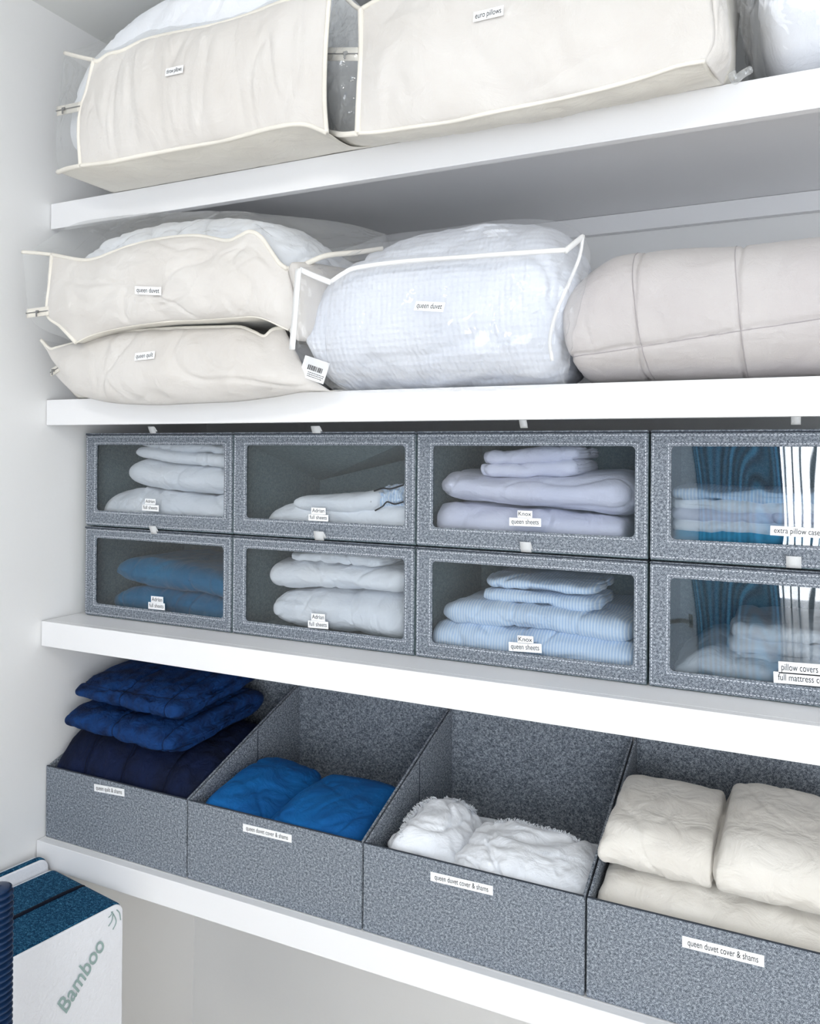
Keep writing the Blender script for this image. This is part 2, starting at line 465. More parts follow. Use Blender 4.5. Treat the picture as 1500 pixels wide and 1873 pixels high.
M['vinyl'] = film_mat('clear_vinyl', (0.992, 0.996, 0.994, 1), 0.10, (0.97, 0.98, 0.98, 1), 0.10, 0.6, 30, boost=0.9, bdist=0.010, cap=0.2)
M['vinylc'] = film_mat('crinkled_clear_vinyl', (0.992, 0.996, 0.994, 1), 0.12, (0.96, 0.97, 0.97, 1), 0.05, 1.0, 45, boost=2.5, bdist=0.012, detail=1, cap=0.4)
M['vinylh'] = film_mat('clear_bag_film', (0.993, 0.995, 1.0, 1), 0.10, (0.97, 0.98, 1.0, 1), 0.07, 0.6, 20, boost=1.3, bdist=0.012, cap=0.16)
M['film'] = film_mat('window_film', (0.97, 0.99, 1.0, 1), 0.01, (0.8, 0.88, 0.92, 1), 0.02, 0.14, 7, boost=1.6, stretch=(1, 1, 0.35), bdist=0.004, detail=1)
M['film2'] = film_mat('glossy_window_film', (0.93, 0.97, 0.99, 1), 0.015, (0.8, 0.88, 0.92, 1), 0.01, 0.35, 6, boost=8.0, stretch=(1, 1, 0.3), bdist=0.006, detail=1)
M['mesh'] = linen_mat('petrol_blue_mesh', rgb(4, 36, 62), rgb(12, 66, 100), rgb(70, 130, 162), 1.1)
M['knit'] = plain('white_knit', rgb(232, 234, 240), 0.9, 0.2, bump=0.9, bscale=140)
M['sage'] = plain('sage_print', rgb(150, 172, 170), 0.8, 0.2)
M['rib'] = plain('dark_blue_plastic', rgb(20, 48, 84), 0.3, 0.5)

# ------------------------------------------------------------------ room
ZS = {1: (0.517, 0.576), 2: (0.062, 0.121), 3: (-0.453, -0.395), 4: (-0.968, -0.909)}
CEIL = 1.017; FLR = -1.78; YB = 0.57; YF = -2.95; XR = 2.9
def wl(z): return 0.004 + 0.0207 * z   # the left wall is a touch out of plumb
b = MB()
b.add([(wl(FLR) - 0.1, YF, FLR), (wl(FLR), YF, FLR), (wl(FLR), YB, FLR), (wl(FLR) - 0.1, YB, FLR),
       (wl(CEIL) - 0.1, YF, CEIL), (wl(CEIL), YF, CEIL), (wl(CEIL), YB, CEIL), (wl(CEIL) - 0.1, YB, CEIL)],
      [(0, 3, 2, 1), (4, 5, 6, 7), (0, 1, 5, 4), (1, 2, 6, 5), (2, 3, 7, 6), (3, 0, 4, 7)])
struct(b.build('wall_left', M['wall']))
struct(box('wall_back', -0.15, XR, YB, YB + 0.1, FLR, CEIL, M['wall'], bevel=0))
struct(box('wall_right', XR, XR + 0.1, YF, YB + 0.1, FLR, CEIL, M['wall'], bevel=0))
struct(box('ceiling', -0.15, XR + 0.1, YF - 0.1, YB + 0.1, CEIL, CEIL + 0.1, M['ceil'], bevel=0))
struct(box('floor', -0.15, XR + 0.1, YF - 0.1, YB + 0.1, FLR - 0.1, FLR, M['floor'], bevel=0))
# room wall behind the viewer, with a window opening (x 1.15..2.65, z -0.75..0.85)
wx0, wx1, wz0, wz1 = 1.40, 2.65, -0.75, 0.85
b = MB()
b.box(-0.15, wx0, YF - 0.1, YF, FLR, CEIL); b.box(wx1, XR, YF - 0.1, YF, FLR, CEIL)
b.box(wx0, wx1, YF - 0.1, YF, FLR, wz0); b.box(wx0, wx1, YF - 0.1, YF, wz1, CEIL)
struct(b.build('wall_front', M['wall']))
m, nt, bs = newmat('daylight_glass'); bs.inputs['Emission Color'].default_value = (0.92, 0.96, 1, 1); bs.inputs['Emission Strength'].default_value = 5.0
M['day'] = m
win = struct(box('window_1', wx0, wx1, YF - 0.08, YF - 0.07, wz0, wz1, M['day'], bevel=0))
b = MB()
for x in (wx0, (wx0 + wx1) / 2 - 0.02, wx1 - 0.04): b.box(x, x + 0.04, YF - 0.06, YF - 0.02, wz0, wz1)
for z in (wz0, wz1 - 0.04): b.box(wx0 + 0.04, wx1 - 0.04, YF - 0.06, YF - 0.02, z, z + 0.04)
b.build('window_frame', M['shelf'], win)
# pleated curtains
def curtain(name, x0, x1, y, z0, z1, mat, pitch, depth, label):
    n = int((x1 - x0) / 0.006); V = []; Fc = []
    for j in range(2):
        for i in range(n + 1):
            x = x0 + (x1 - x0) * i / n
            V.append((x, y + depth * math.sin(2 * math.pi * x / pitch + 0.8 * math.sin(x * 9)), (z0, z1)[j]))
    for i in range(n): Fc.append((i, i + 1, n + 2 + i, n + 1 + i))
    o = mk(name, V, Fc, mat)
    mo = o.modifiers.new('t', 'SOLIDIFY'); mo.thickness = 0.002
    return tag(o, label, 'curtain')
mm, nt, bs = newmat('sheer_white'); nt.nodes.remove(bs)
tl = nd(nt, 'ShaderNodeBsdfTranslucent'); tl.inputs[0].default_value = (0.95, 0.97, 1, 1)
tp = nd(nt, 'ShaderNodeBsdfTransparent'); tp.inputs[0].default_value = (1, 1, 1, 1)
wv = nd(nt, 'ShaderNodeTexWave', wave_type='BANDS', bands_direction='X'); wv.inputs['Scale'].default_value = 7
tcx = nd(nt, 'ShaderNodeTexCoord'); nt.links.new(tcx.outputs['Object'], wv.inputs['Vector'])
mrx = nd(nt, 'ShaderNodeMapRange'); mrx.inputs[1].default_value = 0.06; mrx.inputs[2].default_value = 0.14; nt.links.new(wv.outputs['Fac'], mrx.inputs[0])
dfx = nd(nt, 'ShaderNodeBsdfDiffuse'); dfx.inputs[0].default_value = rgb(120, 135, 150)
mx = nd(nt, 'ShaderNodeMixShader'); mx.inputs[0].default_value = 0.3; nt.links.new(tp.outputs[0], mx.inputs[1]); nt.links.new(tl.outputs[0], mx.inputs[2])
mx2 = nd(nt, 'ShaderNodeMixShader'); nt.links.new(mrx.outputs[0], mx2.inputs[0]); nt.links.new(dfx.outputs[0], mx2.inputs[1]); nt.links.new(mx.outputs[0], mx2.inputs[2])
nt.links.new(mx2.outputs[0], nt.nodes['Material Output'].inputs[0]); M['sheer'] = mm
mm, nt, bs = newmat('blue_striped_curtain')
wv = nd(nt, 'ShaderNodeTexWave', wave_type='BANDS', bands_direction='X'); wv.inputs['Scale'].default_value = 11
tcx = nd(nt, 'ShaderNodeTexCoord'); nt.links.new(tcx.outputs['Object'], wv.inputs['Vector'])
mxc = nd(nt, 'ShaderNodeMix', data_type='RGBA'); mxc.inputs[6].default_value = rgb(10, 60, 110); mxc.inputs[7].default_value = rgb(60, 160, 215)
nt.links.new(wv.outputs['Fac'], mxc.inputs[0]); nt.links.new(mxc.outputs[2], bs.inputs['Base Color'])
bs.inputs['Roughness'].default_value = 0.9; M['bluecurt'] = mm
M['door'] = plain('pale_blue_door_paint', rgb(190, 210, 232), 0.5, 0.3)
curtain('sheer_curtain', 1.47, 2.75, YF + 0.09, -1.35, 0.95, M['sheer'], 0.09, 0.012, 'white sheer curtain with fine grey stripes over the window facing the shelves')
curtain('blue_curtain', 1.10, 1.46, YF + 0.10, -1.6, 0.95, M['bluecurt'], 0.07, 0.02, 'dark blue striped curtain drawn aside next to the sheer white one')
dr = struct(box('door_1', 0.25, 1.09, YF + 0.002, YF + 0.045, FLR + 0.005, 0.42, M['door'], bevel=0.003))
hb = MB(); hb.box(1.02, 1.045, YF + 0.045, YF + 0.10, -0.86, -0.84); hb.box(0.90, 1.045, YF + 0.085, YF + 0.10, -0.86, -0.84); hb.box(1.005, 1.055, YF + 0.045, YF + 0.052, -0.885, -0.815)
hb.build('door_handle', M['metal'], dr, bevel=0.002)

# ------------------------------------------------------------------ shelves
lab = {1: 'topmost thick white shelf board, under the euro and throw pillow bags',
       2: 'second thick white shelf board from the top, under the queen duvet bags',
       3: 'thick white shelf board under the two rows of windowed grey boxes',
       4: 'lowest thick white shelf board, under the open grey bins'}
for k, (z0, z1) in ZS.items():
    t = thing('wall_shelf', lab[k], 'shelf', (1.2, 0, z0), 'painted shelves across the closet')
    x0 = wl(z0) + 0.003
    box('board', x0, XR - 0.002, 0.019, YB - 0.002, z1 - 0.019, z1, M['shelf'], t, bevel=0.0005)
    box('front_edge', x0, XR - 0.002, 0.0, 0.019, z0, z1, M['shelf'], t, bevel=0.0012)
# cleats under the boards on the back wall
for k, z in ((1, ZS[1][0] - 0.035), (2, ZS[2][0] - 0.03), (3, ZS[3][0] - 0.03)):
    if k == 1:
        struct(box('trim_1', wl(0) + 0.02, XR - 0.002, YB - 0.02, YB - 0.001, A(1500, 384, 0.55).z, ZS[1][1] - 0.0195, M['shelf'], bevel=0.001))

# ------------------------------------------------------------------ labels
def text_mesh(txt, shear=0.0):
    c = bpy.data.curves.new('t', 'FONT'); c.body = txt; c.size = 1.0; c.shear = shear; c.offset = 0.012 if shear else 0.0; c.align_x = 'LEFT'
    o = bpy.data.objects.new('t', c); COL.objects.link(o)
    dg = bpy.context.evaluated_depsgraph_get(); dg.update()
    me = bpy.data.meshes.new_from_object(o.evaluated_get(dg))
    V = [v.co.copy() for v in me.vertices]; Fc = [tuple(p.vertices) for p in me.polygons]
    bpy.data.objects.remove(o); bpy.data.meshes.remove(me); bpy.data.curves.remove(c)
    return V, Fc
_tc = {}
def tmesh(txt, shear=0.0):
    if (txt, shear) not in _tc: _tc[(txt, shear)] = text_mesh(txt, shear)
    return _tc[(txt, shear)]
def place_text(name, txt, origin, ex, ey, ez, width, height, off, mat, parent, shear=0.0, label=None):
    """text centred on origin, fitted into width x height"""
    V, Fc = tmesh(txt, shear)
    x0 = min(v.x for v in V); x1 = max(v.x for v in V)
    sx = width / (x1 - x0); sy = height
    W = [origin + ex * ((v.x - (x0 + x1) / 2) * sx) + ey * ((v.y - 0.26) * sy) + ez * off for v in V]
    return mk(name, W, Fc, mat, parent, False, label)
def hitsurf(bvh, px, py, Y=None):
    if bvh is None: return A(px, py, Y), Vector((0, -1, 0))
    d = ray(px, py).normalized()
    h = bvh.ray_cast(CAMP, d)
    if h[0] is None: return None
    n = h[1]
    if n.dot(d) > 0: n = -n
    return h[0], n
def sticker(txt, pl, pr, hpx, parent, bvh=None, Y=None, off=0.0035, tw=0.86, th=0.62):
    """paper label whose mid-line runs between two picture points on a surface"""
    h0 = hitsurf(bvh, *pl, Y); h1 = hitsurf(bvh, *pr, Y)
    mid = ((pl[0] + pr[0]) / 2, (pl[1] + pr[1]) / 2)
    hm = hitsurf(bvh, *mid, Y)
    n = hm[1] if bvh is None else (h0[1] + h1[1] + hm[1]).normalized()
    c = hm[0]
    ex = (h1[0] - h0[0]); wd = ex.length; ex.normalize()
    n = (n - ex * n.dot(ex)).normalized()
    ey = n.cross(ex)
    if ey.z < 0: ey = -ey
    sc = (c - CAMP).length / F * 1.06
    ht = hpx * sc
    c = (h0[0] + h1[0]) / 2; 
    if bvh is not None and (hm[0] - c).dot(n) > 0: c = c + n * (hm[0] - c).dot(n)
    c = c + n * off
    V = [c + ex * (sx * wd / 2) + ey * (sy * ht / 2) + n * q for q in (-0.0004, 0.0004) for sx, sy in ((-1, -1), (1, -1), (1, 1), (-1, 1))]
    Fc = [(0, 3, 2, 1), (4, 5, 6, 7), (0, 1, 5, 4), (1, 2, 6, 5), (2, 3, 7, 6), (3, 0, 4, 7)]
    o = mk('label', V, Fc, M['paper'], parent, False, 'white paper label printed %s' % txt if txt not in ('Adrian', 'Knox') else None)
    place_text('label_text', txt, c, ex, ey, n, wd * tw, ht * th * 1.35, 0.0008, M['ink'], o)
    return o

# ------------------------------------------------------------------ windowed boxes (two rows of four)
BW, BP, BX0 = 0.440, 0.4447, 0.028
BYF, BYB = 0.10, 0.45
def rrect(x0, x1, z0, z1, r, n=5):
    pts = []
    for cx, cz, a0 in ((x1 - r, z1 - r, 0), (x0 + r, z1 - r, 90), (x0 + r, z0 + r, 180), (x1 - r, z0 + r, 270)):
        for k in range(n + 1):
            a = math.radians(a0 + 90 * k / n); pts.append((cx + r * math.cos(a), cz + r * math.sin(a)))
    return pts
def ringframe(name, o_, i_, y0, y1, mat, parent):
    O = rrect(*o_, 0.003); I = rrect(*i_, 0.008); n = len(O); V = []
    for y in (y0, y1):
        V += [(x, y, z) for x, z in O] + [(x, y, z) for x, z in I]
    Fc = []
    for k in range(n):
        j = (k + 1) % n
        Fc += [(k, j, n + j, n + k), (2 * n + k, 3 * n + k, 3 * n + j, 2 * n + j), (k, 2 * n + k, 2 * n + j, j), (n + k, n + j, 3 * n + j, 3 * n + k)]
    o = mk(name, V, Fc, mat, parent, False)
    return bev(o, 0.0012, 2)
def stitch_loop(mb, x0, x1, z0, z1, y, ln=0.0034, gap=0.0022, t=0.0011):
    def run(ax, a0, a1, c):
        p = a0
        while p + ln < a1:
            if ax == 'x': mb.box(p, p + ln, y - 0.0007, y, c - t / 2, c + t / 2)
            else: mb.box(c - t / 2, c + t / 2, y - 0.0007, y, p, p + ln)
            p += ln + gap
    run('x', x0, x1, z0); run('x', x0, x1, z1); run('z', z0, z1, x0); run('z', z0, z1, x1)
def make_box(col, row, label, glossy=False):
    x0 = BX0 + BP * col; x1 = x0 + BW
    z0, z1 = ((-0.1775, 0.041), (-0.3948, -0.1835))[row]
    wz0_, wz1_ = ((-0.140, 0.018), (-0.364, -0.206))[row]
    wx0_, wx1_ = x0 + 0.034, x0 + 0.418
    cyc = BYF
    t = thing('storage_box', label, 'storage box', (x0 + BW / 2, BYF, z0), 'grey linen boxes with clear windows')
    T = 0.004
    zl = z1 - 0.001
    ringframe('front_frame', (x0, x1, z0 + 0.002, z1), (wx0_, wx1_, wz0_, wz1_), BYF, BYF + T, M['linen'], t)
    yf = BYF + T - 0.0006
    mk('window_film', [(wx0_ - 0.004, yf, wz0_ - 0.004), (wx1_ + 0.004, yf, wz0_ - 0.004), (wx1_ + 0.004, yf, wz1_ + 0.004), (wx0_ - 0.004, yf, wz1_ + 0.004)],
       [(0, 1, 2, 3)], M['film2' if glossy else 'film'], t, False)
    for k in (0, 1):
        xs = x0 if k == 0 else x1 - T
        box('side_panel', xs, xs + T, BYF + T + 0.001, BYB, z0, z1 - 0.0005, M['linend'], t)
    box('back_panel', x0 + T, x1 - T, BYB - T, BYB, z0, z1 - 0.0005, M['linend'], t)
    box('bottom_panel', x0 + T, x1 - T, BYF + T + 0.001, BYB - T, z0, z0 + T, M['linend'], t)
    # lid: a fabric covered board with a folded front hem; it rides a little proud of the front
    zt = z1 + 0.0005
    hl = 0.0055 if row == 1 else 0.008
    box('lid', x0, x1, BYF - 0.002, BYB, zt, zt + hl * 0.55, M['linen'], t)
    box('lid_hem', x0 + 0.001, x1 - 0.001, BYF - 0.0035, BYF + 0.01, zt - 0.0005, zt + 0.0016, M['binding'], t)
    mb = MB()
    stitch_loop(mb, x0 + 0.004, x1 - 0.004, z0 + 0.0065, z1 - 0.004, BYF)
    stitch_loop(mb, wx0_ - 0.0045, wx1_ + 0.0045, wz0_ - 0.0045, wz1_ + 0.0045, BYF)
    so = mb.build('stitching', M['stitch'], t); so['kind'] = 'stuff'
    return t, (x0, x1, z0, z1)
def pull_tab(t, px, py, w_, curl, up=0.016):
    p = A(px, py, BYF - 0.001)
    V = []; Fc = []
    n = 9
    for i in range(n):
        a = i / (n - 1)
        y = -0.001 - 0.010 * math.sin(a * math.pi)
        z = -0.008 + up * a if a < 0.5 else -0.008 + up * (1 - a) + 0.001
        z = -0.006 + up * math.sin(a * math.pi * 0.9)
        for sx in (-1, 1):
            V.append((p.x + sx * w_ / 2 + curl * a, BYF - 0.0012 + y, p.z + z))
    for i in range(n - 1): Fc.append((2 * i, 2 * i + 1, 2 * i + 3, 2 * i + 2))
    o = mk('pull_tab', V, Fc, M['tab'], t); mo = o.modifiers.new('t', 'SOLIDIFY'); mo.thickness = 0.001
    return o

boxes = {}
bl = {(0, 0): 'grey linen box with clear window, top row against left wall, holding bulky white sheets',
      (1, 0): 'grey linen box, top row, half empty with white sheets and a navy-piped edge inside',
      (2, 0): 'grey linen box, top row, holding lavender sheets with two slim pieces on top',
      (3, 0): 'grey linen box labelled extra pillow cases, top row at the right edge',
      (0, 1): 'grey linen box, bottom row against left wall, holding teal blue sheets',
      (1, 1): 'grey linen box, bottom row, packed with thick white sheets, directly right of the teal one',
      (2, 1): 'grey linen box, bottom row, holding pale blue pinstriped sheets',
      (3, 1): 'grey linen box labelled pillow covers, bottom row at the right edge'}
for (c, r), l in bl.items():
    boxes[(c, r)] = make_box(c, r, l, glossy=(c == 3))
for (c, r), (px, py, w_, cu) in {(0, 0): (281, 788, 0.018, 0.004), (1, 0): (580, 788, 0.02, 0.004), (2, 0): (959, 777, 0.014, 0), (3, 0): (1456, 770, 0.014, 0.0),
                                 (0, 1): (283, 972, 0.018, 0.004), (1, 1): (585, 983, 0.022, 0.006), (2, 1): (963, 1004, 0.02, 0.002), (3, 1): (1452, 1032, 0.022, 0.0)}.items():
    pull_tab(boxes[(c, r)][0], px, py, w_, cu, up=0.016 if r == 0 else 0.02)
for (c, r), rows in {(0, 0): (('Adrian', (266, 917), (285, 918), 9), ('full sheets', (261, 928), (291, 930), 10)),
                     (1, 0): (('Adrian', (570, 934), (596, 935), 11), ('full sheets', (565, 946), (601, 948), 11)),
                     (2, 0): (('Knox', (947, 940), (974, 941), 12), ('queen sheets', (932, 954), (990, 956), 14)),
                     (3, 0): (('extra pillow cases', (1409, 970), (1512, 976), 15),),
                     (0, 1): (('Adrian', (277, 1096), (299, 1098), 11), ('full sheets', (272, 1107), (302, 1110), 11)),
                     (1, 1): (('Adrian', (570, 1128), (595, 1130), 12), ('full sheets', (564, 1141), (601, 1144), 12)),
                     (2, 1): (('Knox', (947, 1169), (976, 1171), 13), ('queen sheets', (931, 1182), (991, 1186), 15)),
                     (3, 1): (('pillow covers', (1424, 1220), (1502, 1226), 18), ('full mattress covers', (1415, 1238), (1538, 1248), 17))}.items():
    for txt, pl, pr, h in rows:
        sticker(txt, pl, pr, h, boxes[(c, r)][0], None, BYF + 0.002, off=0.001)
# the sagging inner lining of the half empty box
t, (x0, x1, z0, z1) = boxes[(1, 0)]
k = AX(614, 877, x0 + 0.006)
V = [(x0 + 0.005, BYF + 0.006, z1 - 0.008), (x1 - 0.005, BYF + 0.006, z1 - 0.008), (x1 - 0.005, BYB - 0.006, z1 - 0.012), (x0 + 0.005, min(k.y, BYB - 0.006), k.z)]
mk('inner_lining', V + [(a, b2, c2 + 0.002) for a, b2, c2 in V], [(3, 2, 1, 0), (4, 5, 6, 7), (0, 1, 5, 4), (1, 2, 6, 5), (2, 3, 7, 6), (3, 0, 4, 7)], M['linend'], t, False)

# ---- contents of the boxes
def stackitem(name, top, bot, Y, depth, mat, label, cat, group, colrow, seed, **k):
    x0, x1, z0, z1 = boxes[colrow][1]
    return fold(name, top, bot, Y, depth, mat, label, cat, group, seed=seed, floor=z0 + 0.0045, xcap=(x0 + 0.0055, x1 - 0.0055), **k)
g = 'bedding folded in the top left box'
W = M['white']
FLT = 975
stackitem('folded_sheet', [(181, 920), (192, 908), (235, 897), (330, 906), (425, 911)], [(180, 964), (250, 968), (330, 973), (425, 980)], .125, .30, W,
          'white sheet at the very bottom of the top left box', 'sheet', g, (0, 0), 1, ew=.12, er=.35)
stackitem('folded_sheet', [(216, 850), (248, 836), (300, 846), (408, 852), (425, 853)], [(220, 866), (238, 892), (330, 903), (425, 908)], .13, .28, W,
          'thickest white sheet in the top left box, second from the bottom', 'sheet', g, (0, 0), 2, ew=.2, er=.3, n=2.6, amp=.003)
stackitem('folded_pillowcase', [(247, 823), (262, 817), (320, 825), (404, 836)], [(248, 832), (262, 837), (320, 845), (404, 850)], .135, .22, W,
          'slim white pillowcase, second from the top in the top left box', 'pillowcase', g, (0, 0), 3, ew=.1, lay_r=3)
stackitem('folded_pillowcase', [(256, 805), (300, 806), (400, 812)], [(257, 814), (320, 823), (400, 832)], .14, .22, W,
          'topmost white pillowcase in the top left box, near its lid', 'pillowcase', g, (0, 0), 4, lay_r=3)
g = 'bedding folded in the half empty box'
stackitem('folded_sheet', [(478, 950), (500, 932), (535, 921), (640, 923), (752, 922)], [(478, 968), (540, 972), (752, 992)], .13, .29, W,
          'broad white sheet lying flat under the navy-piped one in the half empty box', 'sheet', g, (1, 0), 5, ew=.14, er=.4)
t = thing('fitted_sheet', 'small white folded fitted sheet with navy-piped elastic edge in the half empty box', 'sheet', A(600, 930, .2), g)
fold('sheet_body', [(537, 914), (560, 908), (620, 905), (688, 897)], [(535, 926), (560, 934), (620, 941), (688, 936)], .125, .2, W, parent=t, seed=6, ew=.08, amp=.0012)
fold('gathered_edge', [(682, 898), (705, 893), (738, 890)], [(684, 934), (705, 932), (738, 926)], .14, .12, M['palestripe'], parent=t, seed=7, amp=.006, scale=40, nx=60, n=2.6)
cpt = A(683, 917, .135); pts = []
for i in range(17):
    a = 2 * math.pi * i / 16; pts.append(Vector((cpt.x + .003 * math.sin(a), .13 + .05 - .055 * math.cos(a), cpt.z + .0225 * math.sin(a))))
tube('navy_piping', pts, .0021, M['navythread'], t, n=60)
tube('navy_piping', [A(684, 898, .133), A(700, 893, .135), (A(715, 894, .137)), A(738, 887, .138)], .0017, M['navythread'], t)
tube('navy_piping', [A(686, 934, .133), A(700, 926, .132), A(708, 918, .132), A(722, 922, .132), A(738, 918, .134)], .0015, M['navythread'], t)
g = 'bedding folded in the lavender box'
Lv = M['lav']
stackitem('folded_sheet', [(797, 919), (900, 926), (1000, 938), (1132, 951)], [(795, 985), (900, 992), (1132, 1010)], .13, .29, Lv,
          'lavender sheet at the bottom of the lavender stack', 'sheet', g, (2, 0), 8)
stackitem('folded_sheet', [(798, 880), (812, 863), (900, 871), (1000, 868), (1110, 866), (1160, 880)], [(797, 905), (815, 915), (900, 924), (1000, 936), (1110, 948), (1160, 950)], .125, .30, Lv,
          'thick puffy lavender sheet in the middle of its box', 'sheet', g, (2, 0), 9, ew=.12, er=.3, n=2.6, amp=.0025)
stackitem('folded_pillowcase', [(879, 850), (960, 848), (1050, 842)], [(881, 869), (960, 870), (1050, 866)], .15, .2, Lv,
          'lower slim lavender pillowcase on the thick lavender sheet', 'pillowcase', g, (2, 0), 10, lay_r=4, n=2.8)
stackitem('folded_pillowcase', [(886, 829), (960, 824), (1052, 816)], [(887, 846), (960, 845), (1052, 838)], .15, .2, Lv,
          'upper slim lavender pillowcase, just under the lid of its box', 'pillowcase', g, (2, 0), 11, lay_r=4, n=2.8)
g = 'pillowcases in the extra pillow cases box'
ys = [893, 912, 931, 951, 970, 992]
for i in range(5):
    mat = [M['palestripe'], W, M['lav'], W, M['aqua']][i]
    nm = ['topmost pale blue striped pillowcase in the stack of five', 'white pillowcase just under the striped one in the stack of five',
          'middle lavender-white pillowcase in the stack of five', 'white pillowcase right above the aqua one in the stack of five',
          'aqua blue pillowcase at the bottom of the stack of five'][i]
    a, b2 = ys[i], ys[i + 1] - 1
    stackitem('folded_pillowcase', [(1232 + i, a), (1330, a + 5), (1560, a + 12)], [(1232 + i, b2), (1330, b2 + 5), (1560, b2 + 14)], .135 + .002 * (i % 2), .24, mat, nm, 'pillowcase', g, (3, 0), 20 + i, n=2.8, low=.002)
g = 'bedding folded in the teal box'
stackitem('folded_sheet', [(200, 1088), (235, 1077), (300, 1080), (350, 1090), (425, 1108)], [(198, 1116), (300, 1135), (425, 1160)], .15, .27, M['teal'],
          'lower teal blue sheet, lying on the floor of its box', 'sheet', g, (0, 1), 12, ew=.2, er=.35, amp=.003)
stackitem('folded_sheet', [(204, 1034), (230, 1024), (290, 1028), (350, 1040), (425, 1058)], [(204, 1054), (250, 1071), (300, 1079), (350, 1085), (425, 1105)], .14, .27, M['teal'],
          'upper teal blue sheet resting on the other teal one', 'sheet', g, (0, 1), 13, ew=.2, er=.35, amp=.003, n=2.8)
g = 'bedding folded in the thick white box'
stackitem('folded_sheet', [(489, 1100), (505, 1088), (600, 1086), (680, 1090), (740, 1096)], [(490, 1120), (508, 1146), (600, 1165), (740, 1186)], .125, .28, W,
          'thick white sheet at the bottom of the bottom row box beside the teal one', 'sheet', g, (1, 1), 14, n=2.6, ew=.12, er=.3, lay_r=3)
stackitem('folded_sheet', [(489, 1040), (502, 1026), (600, 1030), (740, 1040)], [(489, 1055), (500, 1078), (600, 1084), (740, 1093)], .13, .28, W,
          'thick white sheet in the middle of three in the bottom row box', 'sheet', g, (1, 1), 15, n=2.6, ew=.1, er=.3, lay_r=3, amp=.003)
stackitem('folded_pillowcase', [(530, 1014), (600, 1012), (692, 1020)], [(532, 1024), (600, 1028), (692, 1037)], .14, .2, W,
          'slim white pillowcase on top of two thick white sheets', 'pillowcase', g, (1, 1), 16, lay_r=3)
g = 'bedding folded in the pale blue box'
Pb = M['palestripe']
stackitem('folded_sheet', [(792, 1143), (860, 1142), (1000, 1160), (1165, 1186)], [(790, 1192), (860, 1205), (1165, 1252)], .125, .30, Pb,
          'pale blue pinstriped sheet at the bottom of its stack', 'sheet', g, (2, 1), 17, ew=.05)
stackitem('folded_sheet', [(811, 1112), (850, 1104), (950, 1108), (1060, 1124), (1145, 1142)], [(808, 1128), (850, 1138), (950, 1150), (1145, 1180)], .13, .29, Pb,
          'wide pale blue pinstriped sheet under the two small ones', 'sheet', g, (2, 1), 18, ew=.08, er=.3)
stackitem('folded_pillowcase', [(885, 1079), (960, 1084), (1074, 1098)], [(884, 1096), (960, 1104), (1074, 1120)], .15, .2, Pb,
          'lower small pale blue pinstriped pillowcase', 'pillowcase', g, (2, 1), 19, lay_r=4, bulge_r=.02, lay_amp=.008)
stackitem('folded_pillowcase', [(889, 1055), (960, 1058), (1080, 1072)], [(889, 1075), (960, 1080), (1080, 1094)], .155, .2, Pb,
          'upper small pale blue pinstriped pillowcase, top of its stack', 'pillowcase', g, (2, 1), 26, lay_r=4, n=2.6)
g = 'covers in the pillow covers box'
stackitem('folded_cover', [(1236, 1222), (1290, 1190), (1350, 1205), (1560, 1232)], [(1235, 1232), (1330, 1252), (1560, 1282)], .13, .28, W,
          'white cover spread at the bottom under the three neat folded ones', 'cover', g, (3, 1), 27, ew=.2, er=.3)
for i, (a, b2, l) in enumerate(((1196, 1214, 'lowest of three neat white covers in the pillow covers box'), (1170, 1193, 'middle of three neat white covers in the pillow covers box'), (1143, 1167, 'topmost of three neat white covers in the pillow covers box'))):
    stackitem('folded_cover', [(1335 + 4 * i, a), (1440, a + 8), (1560, a + 18)], [(1335 + 4 * i, b2), (1440, b2 + 9), (1560, b2 + 20)], .16, .22, W, l, 'cover', g, (3, 1), 28 + i, n=2.8, low=.002)

